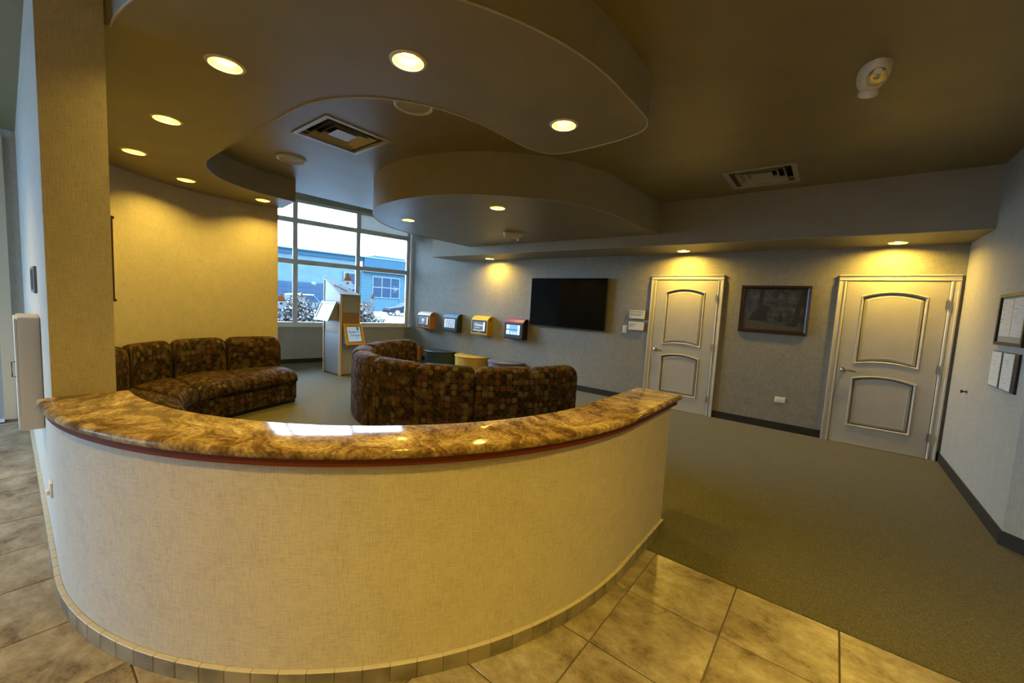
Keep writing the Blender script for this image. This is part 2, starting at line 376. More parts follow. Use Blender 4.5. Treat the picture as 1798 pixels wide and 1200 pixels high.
# ---------------------------------------------------------------- setting: floor
flo = struct('floor', prism([(-7.2, -3.3), (2.8, -3.3), (2.8, 2.6), (-7.2, 2.6)], -.12, -.008), m_grout)
P = .4462; X0, Y0 = -.731, 2.490
tmesh = {}
def tile_mesh(w, d):
    k = (round(w, 3), round(d, 3))
    if k not in tmesh:
        v, F = bbox(-w/2, w/2, -d/2, d/2, -.006, .002, b=.0018, seg=1)
        me = bpy.data.meshes.new('tile'); me.from_pydata(v, [], F); me.materials.append(m_tile); tmesh[k] = me
    return tmesh[k]
for i in range(-15, 8):
    for j in range(1, 14):
        x0 = X0+i*P; x1 = x0+P; y1 = Y0-(j-1)*P; y0 = y1-P
        x0, x1 = max(x0, -6.6), min(x1, 2.75); y0 = max(y0, -3.2)
        if x1-x0 < .05 or y1-y0 < .05: continue
        cx, cy = (x0+x1)/2, (y0+y1)/2
        # inside the counter and the partition there is carpet
        if cx < -2.8 and y0 > .12: continue
        if cx <= -.95 and cy > .3 and math.hypot(min(cx+P/2+2.83, 9) if cx > -2.83 else 0, 2.13-y0 if y0 < 2.13 else 0) < 1.83: continue
        t = bpy.data.objects.new('tile', tile_mesh(x1-x0-.006, y1-y0-.006)); C.objects.link(t); t.location = (cx, cy, random.uniform(-.0006, .0006)); t.parent = flo
        t.rotation_euler = (0, 0, 0)
cp = [(2.8, Y0), (-.92, Y0), (-.92, 2.13)]+arc(-2.83, 2.13, 1.91, 0, -90, 20)[1:]+[(-6.6, .22), (-6.72, .8), (-6.72, 2.5), (-9.4, 2.4), (-8.75, 6.6), (2.8, 6.6)]
struct('carpet', prism(cp, -.1, .004), m_carpet)
# ---------------------------------------------------------------- walls
# long far wall
struct('wall_far', box(-8.75, 1.3, YW, YW+.15, 0, 3.75), m_grey)
# partition that ends in the pillar, with the curved wall beyond
part = [(-2.85, .118), (-2.85, .338), (-4.92, .33)]+WALLARC[1:]+[(-6.64, 2.56), (-6.80, 2.05), (-6.80, .118)]
pw = struct('wall_left', prism(clean(part), 0, ZC), m_tan)
for o_ in (pw,): pass
struct('wall_corridor', box(-6.95, -6.80, -3.3, .118, 0, ZC), m_tan)
struct('wall_right', box(1.06, 1.2, 4.33, YW, 0, ZC), m_pale)
rp = [(1.06, 4.33), (2.30, 3.05), (2.30, -3.3), (2.45, -3.3), (2.45, 3.12), (1.2, 4.39)]
struct('wall_angled', prism(rp, 0, ZC), m_pale)
# rear wall with the glazed entrance front (behind the camera)
struct('wall_back', join(box(-3.15, 2.45, -3.30, -3.15, 0, ZC), box(-6.95, -3.15, -3.30, -3.15, 2.75, ZC)), m_tan)
wb = struct('window_2'); wb.location = (-4.4, -3.2, 0)
for x in (-6.75, -5.55, -4.35, -3.19): obj('mullion', box(x-.035, x+.035, -3.27, -3.18, 0, 2.75), m_frame, wb)
for z in (.06, 2.1, 2.71): obj('rail', box(-6.78, -3.16, -3.27, -3.18, z-.04, z+.04), m_frame, wb)
obj('pane', box(-6.78, -3.16, -3.235, -3.225, .1, 2.7), m_tint, wb)

# ---------------------------------------------------------------- bay with the big window
WD = Vector((.47, 2.98, 0)).normalized(); WN = Vector((WD.y, -WD.x, 0))   # along the glass, and into the room
WC = Vector((-8.62, 6.53, 0))
def wp(s, off, z):   # s = distance from the corner along the glass, off = towards the room
    p = WC-WD*s+WN*off; return (p.x, p.y, z)
def wbox(s0, s1, o0, o1, z0, z1):
    v = [wp(s, o_, z) for z in (z0, z1) for o_ in (o0, o1) for s in (s0, s1)]
    return v, [(0, 1, 3, 2), (4, 6, 7, 5), (0, 4, 5, 1), (2, 3, 7, 6), (0, 2, 6, 4), (1, 5, 7, 3)]
SW = 4.35
struct('wall_window', join(wbox(-.1, SW, -.12, .02, 0, .80), wbox(-.1, SW, -.12, .02, 3.47, 3.75), wbox(SW-.25, SW, -.12, .02, .8, 3.47)), m_pale)
struct('baseboard_window', wbox(.02, SW, .02, .032, 0, .10), m_base)
win = struct('window_1'); win.location = wp(2, 0, .8)
s_of = [.075, 1.36, 2.70, 4.04]
for s_ in s_of: obj('mullion', wbox(s_-.035, s_+.035, -.09, .0, .83, 3.47), m_frame, win)
for z, h in ((.86, .035), (2.18, .05), (3.04, .05), (3.45, .03)): obj('rail', wbox(.04, 4.1, -.085, .004, z-h, z+h), m_frame, win)
for a, b in zip(s_of[:-1], s_of[1:]):
    for z0, z1 in ((.89, 2.13), (2.23, 2.99), (3.09, 3.42)):
        obj('pane', wbox(a+.03, b-.03, -.052, -.046, z0, z1), m_glass, win)
        obj('glazing_bead', join(wbox(a+.035, a+.048, -.045, -.02, z0, z1), wbox(b-.048, b-.035, -.045, -.02, z0, z1)), m_sill, win)
obj('sill', wbox(0, 4.1, -.09, .07, .795, .83), m_sill, win)
sh = tag(obj('roller_shade', join(wbox(.11, 1.325, -.018, -.012, 3.05, 3.44), wbox(.11, 1.325, -.03, 0, 3.03, 3.055)), m_shade), 'white roller shade drawn down over the upper right window pane', 'window shade')
struct('wall_bay', join(box(-9.5, -6.70, 2.33, 2.45, 0, 3.75)), m_tan)
# ---------------------------------------------------------------- ceilings
def sq(cx, cy, s): return [(cx-s, cy-s), (cx+s, cy-s), (cx+s, cy+s), (cx-s, cy+s)]
VENTS = [(-3.82, 2.055), (-.765, 5.10)]
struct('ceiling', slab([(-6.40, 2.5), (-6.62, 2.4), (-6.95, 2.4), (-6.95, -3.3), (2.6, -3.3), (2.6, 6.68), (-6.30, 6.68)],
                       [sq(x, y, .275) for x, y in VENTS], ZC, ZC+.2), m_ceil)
struct('ceiling_bay', join(prism([(-9.5, 2.3), (-6.33, 2.3), (-6.20, 6.68), (-8.9, 6.68)], 3.62, 3.75), prism([(-6.50, 2.3), (-6.33, 2.3), (-6.20, 6.68), (-6.37, 6.68)], ZC+.01, 3.62)), m_ceil)
def holes(k): return [circle(x, y, RO, 24) for t, x, y, z, d in CANS if t == k]
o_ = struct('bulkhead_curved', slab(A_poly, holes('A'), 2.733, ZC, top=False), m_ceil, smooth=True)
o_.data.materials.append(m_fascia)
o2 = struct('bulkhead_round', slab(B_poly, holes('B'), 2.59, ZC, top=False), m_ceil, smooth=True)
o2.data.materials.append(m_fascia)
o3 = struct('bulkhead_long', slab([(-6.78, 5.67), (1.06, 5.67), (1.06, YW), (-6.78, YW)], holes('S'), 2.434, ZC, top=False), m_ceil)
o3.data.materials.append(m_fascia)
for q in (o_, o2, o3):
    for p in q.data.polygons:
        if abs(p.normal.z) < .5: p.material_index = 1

# rounded plaster beads on the bulkhead edges, coloured paler for the light they catch
m_bead = mat('corner_bead_paint', (.40, .365, .28), .5)
def bead(P, z, par, closed=True):
    pts = [(x, y, z) for x, y in P]
    if closed: pts.append(pts[0])
    obj('corner_bead', tube(pts, .0055, 6), m_bead, par, True)
bead(clean(A_out[:-1]+A_nub+A_in), 2.733, o_, False); bead([p for p in B_poly], 2.59, o2, False); bead([(-6.78, YW-.01), (-6.78, 5.67), (1.05, 5.67)], 2.434, o3, False)

# baseboards
struct('baseboard_far', join(box(-8.6, -2.37, YW-.012, YW, 0, .105), box(-1.30, -.02, YW-.012, YW, 0, .105), box(1.035, 1.05, YW-.012, YW, 0, .105)), m_base)
struct('baseboard_right', join(box(1.048, 1.06, 4.33, YW, 0, .105), prism([(1.048, 4.325), (2.29, 3.04), (2.30, 3.05), (1.06, 4.33)], 0, .105)), m_base)

# ---------------------------------------------------------------- can lights
m_trim = mat('can_light_trim', (.62, .56, .44), .4)
m_refl = mat('can_light_reflector', (.045, .026, .005), .5)
m_lens = mat('lit_lens', (1, .9, .7), .5, emis=LAMP, estr=LENS)
m_lens2 = mat('lit_lens_accent', (1, .9, .7), .5, emis=LAMP, estr=LENS*1.0)
m_lens3 = mat('lit_lens_lobby', (1, .9, .7), .5, emis=LAMP, estr=LENS*2.4)
can_labels = [
    'large lit recessed ceiling light in the curved bulkhead, above the middle of the counter',
    'lit recessed ceiling light in the right-hand tip of the curved bulkhead',
    'lit recessed ceiling light in the curved bulkhead, the nearest one to the pillar',
    'second lit recessed light from the pillar along the curved bulkhead',
    'third lit recessed light from the pillar along the curved bulkhead',
    'lit recessed light over the bend of the yellow wall, fourth from the pillar',
    'lit recessed light at the far end of the curved bulkhead, beside the big window',
    'lit recessed light under the round bulkhead, the nearer of its two',
    'lit recessed light under the round bulkhead, the one toward the window',
    'small lit recessed light above the left white door',
    'small lit recessed light above the right white door beside the corner',
    'small lit recessed light between the wall tablets and the wall television, in the long bulkhead']
def make_can(x, y, z, dp, lab, ml, group, k_='A'):
    t = thing('ceiling_light', lab, 'ceiling light', (x, y, z), 0, group)
    obj('trim_ring', lathe([(RO-.002, .0), (RO+.001, -.006), (RO+.016, -.004), (RO+.019, .0), (RO-.002, .0)], 28, capend=False), m_trim, t, True, local=True)
    obj('reflector', lathe([(RO-.002, -.001), (RO-.012, dp), (.0, dp+.012)], 28, capend=False), m_refl, t, True, local=True)
    rl = .055 if k_ != 'A' else .047
    obj('lens', lathe([(rl, dp-.004), (rl, dp-.008), (.0, dp-.010)], 20, capend=False), ml, t, local=True)
    return t
for (k, x, y, z, dp), lab in zip(CANS, can_labels):
    make_can(x, y, z, dp, lab, m_lens if k == 'A' else m_lens2, 'recessed ceiling lights', k)
# further unseen cans in the plain ceiling, the corridor one added to warm that wall
LOBBY = [(.75, 1.35, 'over the carpet edge at the right'), (.95, -.45, 'right of the viewpoint'), (-.75, -.75, 'left of the viewpoint'), (.3, -2.2, 'near the rear wall'), (-4.4, -1.2, 'added to warm the corridor')]
for x, y, wh_ in LOBBY:
    t = thing('ceiling_light', 'lit cylinder ceiling light over the tiled lobby, '+wh_, 'ceiling light', (x, y, ZC), 0, 'lobby ceiling lights')
    obj('trim_ring', lathe([(.080, -.004), (.084, -.085), (.092, -.088), (.10, -.085), (.103, 0)], 28, capend=False), m_trim, t, True, local=True)
    obj('lens', lathe([(.056, -.002), (.056, -.006), (0, -.008)], 20, capend=False), m_lens3, t, local=True)

# ---------------------------------------------------------------- reception counter
CX, CY, RW = -2.83, 2.13, 2.012
def cpath(off, ends=(-2.85, 2.81), n=40):
    """points of the counter line, off = offset outward from the wall face"""
    r = RW+off
    P = [((ends[0], CY-r), (0, -1))]
    for i in range(n+1):
        a = -PI/2+PI/2*i/n; P.append(((CX+r*math.cos(a), CY+r*math.sin(a)), (math.cos(a), math.sin(a))))
    P.append(((CX+r, ends[1]), (1, 0)))
    return P
def sweep(sec, ends, n=40):
    st = []
    base = cpath(0, ends, n)
    for (p, nn) in base:
        st.append([(p[0]+nn[0]*o_, p[1]+nn[1]*o_, z) for o_, z in sec])
    return loft(st)
ctr = thing('reception_counter', 'curved half-height reception counter with beige linen front and polished brown granite top', 'counter', (-1.4, .7, 0))
recalc(obj('counter_wall', sweep([(0, .0), (0, .888), (-.226, .888), (-.226, 0)], (-2.85, 2.81)), m_tan, ctr, True))
recalc(obj('wood_trim', sweep([(.028, .884), (.030, .914), (-.22, .914), (-.22, .884)], (-2.85, 2.845)), m_wood_red, ctr, True, label='dark red wood strip under the granite'))
g = []
for k in range(9):
    a = -PI/2+PI*k/8; g.append((.032+.018*math.cos(a), .932+.018*math.sin(a)))
for k in range(9):
    a = PI/2+PI*k/8; g.append((-.258+.018*math.cos(a), .932+.018*math.sin(a)))
base = cpath(0, (-2.85, 2.88), 40)
st = [[(p[0]+nn[0]*o_, p[1]+nn[1]*o_, z) for o_, z in g] for p, nn in base]
last = base[-1]
for dy, k in ((.010, .97), (.016, .90), (.018, .8)):
    zc = .932
    st.append([(last[0][0]+(-.113+(o_+.113)*(1-.012*(1-k)*4)), last[0][1]+dy, zc+(z-zc)*k) for o_, z in g])
recalc(obj('countertop', loft(st), m_granite, ctr, True, label='polished brown and gold granite top with rounded edge'))
recalc(obj('grout_bed', sweep([(-.002, .001), (-.002, .070), (.0165, .070), (.0165, .001)], (-2.85, 2.81)), mat('plinth_grout', (.20, .18, .14), .9), ctr, True))
# plinth tiles along the foot of the counter
def plinth_piece(p, tdir, ndir, wdt, parent, cache={}):
    k = round(wdt, 3)
    if k not in cache:
        v, F = bbox(-wdt/2, wdt/2, 0, .020, .001, .072, b=.002, seg=1)
        me = bpy.data.meshes.new('plinth_tile'); me.from_pydata(v, [], F); me.materials.append(m_plinth); me.materials.append(m_plinth_lit_top); me.update(); cache[k] = me
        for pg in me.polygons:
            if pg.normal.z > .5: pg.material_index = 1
    o_ = bpy.data.objects.new('plinth_tile', cache[k]); C.objects.link(o_); o_.parent = parent
    ang = math.atan2(tdir[1], tdir[0])
    o_.matrix_basis = world_of(parent).inverted() @ (Matrix.Translation((p[0], p[1], 0)) @ Matrix.Rotation(ang, 4, 'Z'))
    return o_
na = 31
for i in range(na):
    a = -PI/2+PI/2*(i+.5)/na
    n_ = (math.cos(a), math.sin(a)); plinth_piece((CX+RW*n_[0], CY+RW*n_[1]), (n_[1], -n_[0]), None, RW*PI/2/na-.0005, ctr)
for i in range(7):
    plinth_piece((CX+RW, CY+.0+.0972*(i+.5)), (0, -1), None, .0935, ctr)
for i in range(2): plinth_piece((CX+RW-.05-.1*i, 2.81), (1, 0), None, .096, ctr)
for i in range(38):
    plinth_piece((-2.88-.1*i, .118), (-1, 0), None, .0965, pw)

# ---------------------------------------------------------------- doors
def door(name, x0, x1, zt, parent_label):
    """door in the far wall; x0..x1 outer casing"""
    d = struct(name); d.location = ((x0+x1)/2, YW-.02, 0)
    cw = .078
    yb, yf = YW, YW-.030
    # stepped casing, three boards
    def cas(a, b, z0, z1, vert, flip):
        if vert:
            w_ = b-a
            prof = [(0, yb), (0, yf-.004), (.014, yf-.004), (.018, yf+.004), (.052, yf+.008), (.056, yf), (.068, yf), (w_, yf+.012), (w_, yb)]
            pts = [((a+u) if not flip else (b-u), y) for u, y in prof]
            return prism(pts, z0, z1)
        h_ = z1-z0
        prof = [(0, yb), (0, yf-.004), (.014, yf-.004), (.018, yf+.004), (.052, yf+.008), (.056, yf), (.068, yf), (h_, yf+.012), (h_, yb)]
        ring = [[(x, y, z1-u) for u, y in prof] for x in (a, b)]
        return loft(ring)
    recalc(obj('casing', cas(x0, x0+cw, 0, zt-cw, True, False), m_casing, d))
    recalc(obj('casing', cas(x1-cw, x1, 0, zt-cw, True, True), m_casing, d))
    recalc(obj('casing', cas(x0, x1, zt-cw, zt, False, False), m_casing, d))
    sx0, sx1, sz = x0+cw+.004, x1-cw-.004, zt-cw-.006
    ys = YW-.022
    # panel outlines (x, z), arched top and bowed bottom edges
    mx_ = (sx0+sx1)/2; pw_ = .29
    def outline(zb, ztp, bow_b, bow_t, e=0.):
        P = []; n = 12; hw = pw_-e
        for i in range(n+1):
            u = -1+2*i/n; P.append((mx_+hw*u, zb+e+bow_b*(1-u*u)))
        for i in range(n+1):
            u = 1-2*i/n; P.append((mx_+hw*u, ztp-e+bow_t*(1-u*u)))
        return P
    pans = [(1.01, 1.845, .035, .055), (.235, .842, 0., .045)]
    outer = [(sx0, .012), (sx1, .012), (sx1, sz), (sx0, sz)]
    v, F = slab(outer, [outline(*p) for p in pans], 0, 0)
    leaf = (v, F)
    rings = []
    for p in pans:
        st = [[(x, z, dy) for x, z in outline(*p, e=e)] for e, dy in ((0, 0), (.004, -.008), (.010, -.010), (.020, .010), (.026, .014), (.034, .014), (.062, .002), (.068, .004))]
        rings.append(loft(st, caps=False)); n = len(st[-1])
        rings.append((st[-1], [tuple(range(n))]))
    vf = join(leaf, *rings)
    V = [(x, ys+y_, z) for x, z, y_ in vf[0]]
    sides = join(box(sx0, sx1, ys+.0005, YW, .012, .0125), box(sx0, sx0+.001, ys+.0005, YW, .012, sz), box(sx1-.001, sx1, ys+.0005, YW, .012, sz))
    lf = obj('door_leaf', join((V, vf[1]), sides), m_white, d)
    bm = bmesh.new(); bm.from_mesh(lf.data); bmesh.ops.remove_doubles(bm, verts=bm.verts, dist=.0002)
    for fc in bm.faces:
        fc.normal_update()
        if fc.normal.y > 0.0: fc.normal_flip()
    bm.to_mesh(lf.data); bm.free()
    # lever handle left, hinges right
    hx, hz = sx0+.065, .925
    M_ = Matrix.Translation((hx, ys, hz)) @ Matrix.Rotation(PI/2, 4, 'X')
    h = obj('door_handle', join(xf(lathe([(.031, 0), (.031, .006), (.024, .012), (.011, .014), (.010, .042), (0, .043)], 18), M_), tube([(hx, ys-.040, hz), (hx+.03, ys-.046, hz+.002), (hx+.075, ys-.044, hz-.002), (hx+.115, ys-.040, hz-.008)], .0085, 8)), m_chrome, d, True, label='satin nickel lever handle')
    for z in (.255, 1.035, 1.765):
        obj('hinge', join(tube([(sx1+.004, ys-.016, z-.05), (sx1+.004, ys-.016, z+.05)], .0075, 8), box(sx1-.014, sx1+.010, ys-.004, ys+.002, z-.048, z+.048)), m_hinge, d, label='steel hinge')
    obj('threshold', box(sx0-.01, sx1+.01, YW-.045, YW-.005, .003, .011), m_chrome, d)
    obj('gap', join(box(sx0-.004, sx1+.004, YW-.008, YW-.001, .012, zt-cw)), m_black, d)
    return d
door('door_1', -2.362, -1.312, 2.105, '')
door('door_2', -.010, 1.030, 2.100, '')
# corridor door at the far left
m_ctan = mat('tan_casing_paint', (.55, .44, .30), .45)
d3 = struct('door_3'); d3.location = (-6.79, -.5, 0)
obj('door_leaf', box(-6.80, -6.77, -1.25, -.055, 0, 2.25), mat('grey_door_paint', (.30, .32, .33), .5), d3)
obj('casing', box(-6.80, -6.755, -.055, .03, 0, 2.93), m_ctan, d3)
obj('casing', box(-6.80, -6.755, -1.33, -1.25, 0, 2.33), m_casing, d3)
obj('header', box(-6.80, -6.76, -1.25, -.055, 2.25, 2.93), m_casing, d3)
obj('threshold', box(-6.80, -6.66, -1.25, -.055, .002, .014), m_sill, d3)

# ---------------------------------------------------------------- sofas
def sofa_back(O, I, t0, t1, parent, H=.845, u0=0., n=14):
    """one backrest block between parameters t0..t1 of outer curve O and inner curve I"""
    ts = [0, .012, .03, .06, .10]+[.1+.8*k/n for k in range(1, n)]+[.90, .94, .97, .988, 1]
    pts = [(Vector(O(t0+(t1-t0)*s)), Vector(I(t0+(t1-t0)*s))) for s in ts]
    arcl = [0]
    for a, b in zip(pts[:-1], pts[1:]): arcl.append(arcl[-1]+(b[0]-a[0]).length)
    Ltot = arcl[-1]; rings = []; per = None; uvv = []
    for (o_, i_), d in zip(pts, arcl):
        e = min(d, Ltot-d); rc = .10
        q = 1-min(e/rc, 1); drop = rc*(1-math.sqrt(max(0, 1-q*q)))
        q2 = 1-min(e/.03, 1); inset = .030*(1-math.sqrt(max(0, 1-q2*q2)))
        zt = H-drop; th = (i_-o_).length; dirn = (i_-o_).normalized()
        bulge = .010*math.sin(PI*min(max(d/Ltot, 0), 1))
        prof = [(inset, .02), (inset-.002, .25), (inset-bulge*.5, .55), (inset, zt-.09), (inset+.012, zt-.045), (inset+.045, zt-.012), (inset+.09, zt),
                (th-.10-inset, zt), (th-.05-inset, zt-.014), (th-.014-inset, zt-.05), (th-inset, zt-.10), (th-inset+bulge, .62), (th-inset, .42), (th-inset, .02)]
        rings.append([(o_.x+dirn.x*u, o_.y+dirn.y*u, z) for u, z in prof])
        ac = [0]
        for a, b in zip(prof[:-1], prof[1:]): ac.append(ac[-1]+math.hypot(b[0]-a[0], b[1]-a[1]))
        uvv.append([(u0+d, q_) for q_ in ac]+[(u0+d, ac[-1]+.2)])
    v, F = loft(rings); n_ = len(rings[0]); uv = []
    for k in range(len(rings)-1):
        for i in range(n_):
            uv.append([uvv[k][i], uvv[k][i+1], uvv[k+1][i+1], uvv[k+1][i]])
    for R_ in (rings[0], rings[-1]):
        l = [(p[0]*.9+p[1]*.4, p[2]) for p in R_]; uv.append(l[::-1] if R_ is rings[0] else l)
    o_ = obj('backrest', (v, F), m_sofa, parent, True, uv=uv)
    return recalc_uv(o_)
def recalc_uv(o): return recalc(o)
def sofa_seat(I, Fr, t0, t1, parent, u0=0., n=12):
    ts = [0, .015, .05]+[.05+.9*k/n for k in range(1, n)]+[.95, .985, 1]
    pts = [(Vector(I(t0+(t1-t0)*s)), Vector(Fr(t0+(t1-t0)*s))) for s in ts]
    ar = [0]
    for a, b in zip(pts[:-1], pts[1:]): ar.append(ar[-1]+(b[1]-a[1]).length)
    Lt = ar[-1]; rings = []; uvv = []
    for (i_, f_), d in zip(pts, ar):
        e = min(d, Lt-d); q = 1-min(e/.05, 1); drop = .035*(1-math.sqrt(max(0, 1-q*q)))
        dirn = (f_-i_).normalized(); th = (f_-i_).length; cr_ = .022*math.sin(PI*d/Lt)
        prof = [(0, .30), (0, .425-drop), (.04, .44-drop+cr_*.4), (th*.5, .45-drop+cr_), (th-.09, .445-drop+cr_*.6), (th-.035, .425-drop), (th-.006, .39-drop*.5), (th, .35), (th-.012, .315), (th-.04, .30)]
        rings.append([(i_.x+dirn.x*u, i_.y+dirn.y*u, z) for u, z in prof])
        ac = [0]
        for a, b in zip(prof[:-1], prof[1:]): ac.append(ac[-1]+math.hypot(b[0]-a[0], b[1]-a[1]))
        uvv.append([(u0+d*1.1, q_) for q_ in ac]+[(u0+d*1.1, ac[-1]+.3)])
    v, F = loft(rings); n_ = len(rings[0]); uv = []
    for k in range(len(rings)-1):
        for i in range(n_): uv.append([uvv[k][i], uvv[k][i+1], uvv[k+1][i+1], uvv[k+1][i]])
    for R_ in (rings[0], rings[-1]):
        l = [(p[0]*.9+p[1]*.4, p[2]) for p in R_]; uv.append(l[::-1] if R_ is rings[0] else l)
    recalc(obj('seat_cushion', (v, F), m_sofa, parent, True, uv=uv))
    # plinth below the cushion
    rings = []; uvv = []
    for (i_, f_), d in zip(pts, ar):
        dirn = (f_-i_).normalized(); th = (f_-i_).length
        prof = [(0, .06), (0, .305), (th-.05, .305), (th-.05, .06)]
        rings.append([(i_.x+dirn.x*u, i_.y+dirn.y*u, z) for u, z in prof])
        uvv.append([(u0+d, 0), (u0+d, .2), (u0+d, .8), (u0+d, 1.05), (u0+d, 1.3)])
    v, F = loft(rings); n_ = 4; uv = []
    for k in range(len(rings)-1):
        for i in range(n_): uv.append([uvv[k][i], uvv[k][i+1], uvv[k+1][i+1], uvv[k+1][i]])
    for R_ in (rings[0], rings[-1]):
        l = [(p[0]*.9+p[1]*.4, p[2]) for p in R_]; uv.append(l[::-1] if R_ is rings[0] else l)
    recalc(obj('seat_base', (v, F), m_sofa, parent, uv=uv))
    rings = []
    for (i_, f_) in pts:
        dirn = (f_-i_).normalized(); th = (f_-i_).length
        rings.append([(i_.x+dirn.x*u, i_.y+dirn.y*u, z) for u, z in ((.0, .004), (0, .06), (th-.09, .06), (th-.09, .004))])
    recalc(obj('toe_kick', loft(rings), m_black, parent))
def polar(cx, cy, r): return lambda t: (cx+r*math.cos(math.radians(t)), cy+r*math.sin(math.radians(t)), 0)
SX, SY = -4.0, 4.25
s1 = thing('sectional_sofa', 'C-shaped brown patterned sofa seen from behind, in front of the coloured benches', 'sofa', (SX, SY, 0))
n_sec = 8; a0, a1 = 177., 358.
for k in range(n_sec):
    ta = a0+(a1-a0)*k/n_sec+.02; tb = a0+(a1-a0)*(k+1)/n_sec-.02
    sofa_back(polar(SX, SY, 1.70), polar(SX, SY, 1.45), ta, tb, s1, u0=k*.67, H=.835)
    sofa_seat(polar(SX, SY, 1.448), polar(SX, SY, .92), ta, tb, s1, u0=k*.55)
def spline(P):
    def fn(t):
        t = max(0, min(len(P)-1.0001, t)); i = int(t); u = t-i
        p0 = P[max(i-1, 0)]; p1 = P[i]; p2 = P[i+1]; p3 = P[min(i+2, len(P)-1)]
        return tuple(.5*(2*p1[c]+(p2[c]-p0[c])*u+(2*p0[c]-5*p1[c]+4*p2[c]-p3[c])*u*u+(3*p1[c]-p0[c]-3*p2[c]+p3[c])*u**3) for c in (0, 1))+(0,)
    return fn
Bp = [(-4.92+1.67*math.cos(math.radians(a)), 2.05+1.67*math.sin(math.radians(a))) for a in (164.5, 187, 210, 233, 256, 279)]
Fp = [(-5.66, 2.46), (-5.42, 1.76), (-5.14, 1.24), (-4.76, 1.02), (-4.28, .965), (-3.75, .955)]
OB = spline(Bp); FR = spline(Fp)
def mixc(A, B, w_):
    def fn(t):
        a, b = Vector(A(t)), Vector(B(t)); q = a+(b-a).normalized()*w_; return (q.x, q.y, 0)
    return fn
BI = mixc(OB, FR, .27); BI2 = mixc(OB, FR, .272)
s2 = thing('sectional_sofa', 'curved brown patterned sofa with open seats against the yellow curved wall', 'sofa', (-5.6, 1.2, 0))
for k in range(5):
    sofa_back(OB, BI, k+.004, k+.996, s2, u0=k*.66+.3, H=.86)
    sofa_seat(BI2, FR, k+.004, k+.996, s2, u0=k*.5+.2)

# ---------------------------------------------------------------- wall television
tv = thing('television', 'large black flat television mounted on the grey wall', 'television', (-3.91, 6.48, 1.13))
obj('tv_body', bbox(-4.725, -3.105, 6.462, 6.49, 1.13, 2.055, b=.004), m_black, tv)
obj('tv_screen', box(-4.715, -3.115, 6.4605, 6.4625, 1.148, 2.047), m_screen, tv)
obj('wall_mount', box(-4.2, -3.6, 6.49, 6.53, 1.35, 1.8), m_black, tv)

# ---------------------------------------------------------------- tablet boxes on the wall
def screen_mat(name, c, e): return mat(name, c, .3, emis=c, estr=e)
m_bezel = mat('black_bezel', (.01, .011, .012), .35)
def tablet(x0, col, col_top, label, scr):
    """box 0.46 wide with sloping top, its face towards the room"""
    mc = mat('tablet_case', col, .35); mt = mat('tablet_case_top', col_top, .35)
    t = thing('wall_tablet', label, 'tablet', (x0+.235, 6.53, .825), 0, 'tablet boxes on the grey wall')
    W_ = .47
    prof = [(0, 0), (-.165, 0), (-.18, .02), (-.165, .325), (-.155, .345), (-.095, .395), (-.05, .41), (0, .41)]
    body = loft([[(x, y, z) for y, z in prof] for x in (-W_/2, W_/2)])
    b = obj('case', body, mc, t, local=True); b.data.materials.append(mt); recalc(b)
    for p in b.data.polygons:
        if p.center.z > .33 and abs(p.normal.x) < .5 and p.center.y > -.16: p.material_index = 1
    # black window surround with a bump at its foot
    def fy(z): return -.18+(z-.02)*(.015/.305)
    n = 14; low = [(-.212+.424*i/n, .050+.026*math.exp(-((i/n-.5)/.16)**2)) for i in range(n+1)]
    out = low+[(.212, .322), (-.212, .322)]
    obj('bezel', ([(x, fy(z)-.004, z) for x, z in out]+[(x, fy(z)+.002, z) for x, z in out], [tuple(range(len(out)))]+[(i, (i+1) % len(out), len(out)+(i+1) % len(out), len(out)+i) for i in range(len(out))]), m_bezel, t, local=True)
    def fq(xa, xb, za, zb, off=.0055): return ([(xa, fy(za)-off, za), (xb, fy(za)-off, za), (xb, fy(zb)-off, zb), (xa, fy(zb)-off, zb)], [(0, 1, 2, 3)])
    M0 = Matrix.Translation((x0+.235, 6.53, .825)) @ Matrix.Rotation(PI/2, 4, 'X')
    Ms = lambda x, z: Matrix.Translation((x0+.235+x, 6.53+fy(z)-.0068, .825+z)) @ Matrix.Rotation(PI/2, 4, 'X')
    sc_ = obj('screen', fq(-.172, .172, .090, .288), scr[0], t, local=True)
    obj('handle_slot', box(W_/2-.001, W_/2+.001, -.13, -.03, .30, .385), mat('case_recess', sc(col, .55), .4), t, local=True)
    return t, fq, Ms
m_gs = screen_mat('grey_screen', (.12, .14, .17), .5); m_ws = screen_mat('white_screen', (.42, .50, .58), .8)
m_bs = screen_mat('blue_screen', (.18, .42, .66), .8); m_wt = screen_mat('screen_white', (.7, .75, .8), 1.0)
m_cr = screen_mat('screen_cream', (.8, .65, .38), .9); m_dk = mat('screen_dark', (.03, .04, .07), .4)
t1, fq, Ms = tablet(-8.09, (.40, .16, .02), (.55, .42, .25), 'orange tablet box on the grey wall, leftmost of four and next to the window', (m_gs,))  # pale top colour carries the white light falling on it
obj('side_bar', fq(.135, .170, .10, .285, .0064), m_cr, t1, local=True)
for z, w_ in ((.235, .05), (.215, .05), (.19, .05), (.15, .035)): obj('caption', fq(-.05, -.05+w_*1.7, z-.014, z, .0064), m_wt, t1, local=True)
t2, fq, Ms = tablet(-7.145, (.012, .022, .028), (.05, .14, .26), 'dark teal tablet box on the grey wall, second from the window', (m_ws,))
obj('side_bar', fq(-.170, -.145, .095, .285, .0064), m_cr, t2, local=True)
for z in (.26, .225, .19, .155, .12):
    for k in range(4):
        xa = -.12+k*.072+random.uniform(0, .02); obj('picture_tile', fq(xa, xa+random.uniform(.03, .05), z-.016, z, .0064), m_dk if (k+int(z*100)) % 3 else m_gs, t2, local=True)
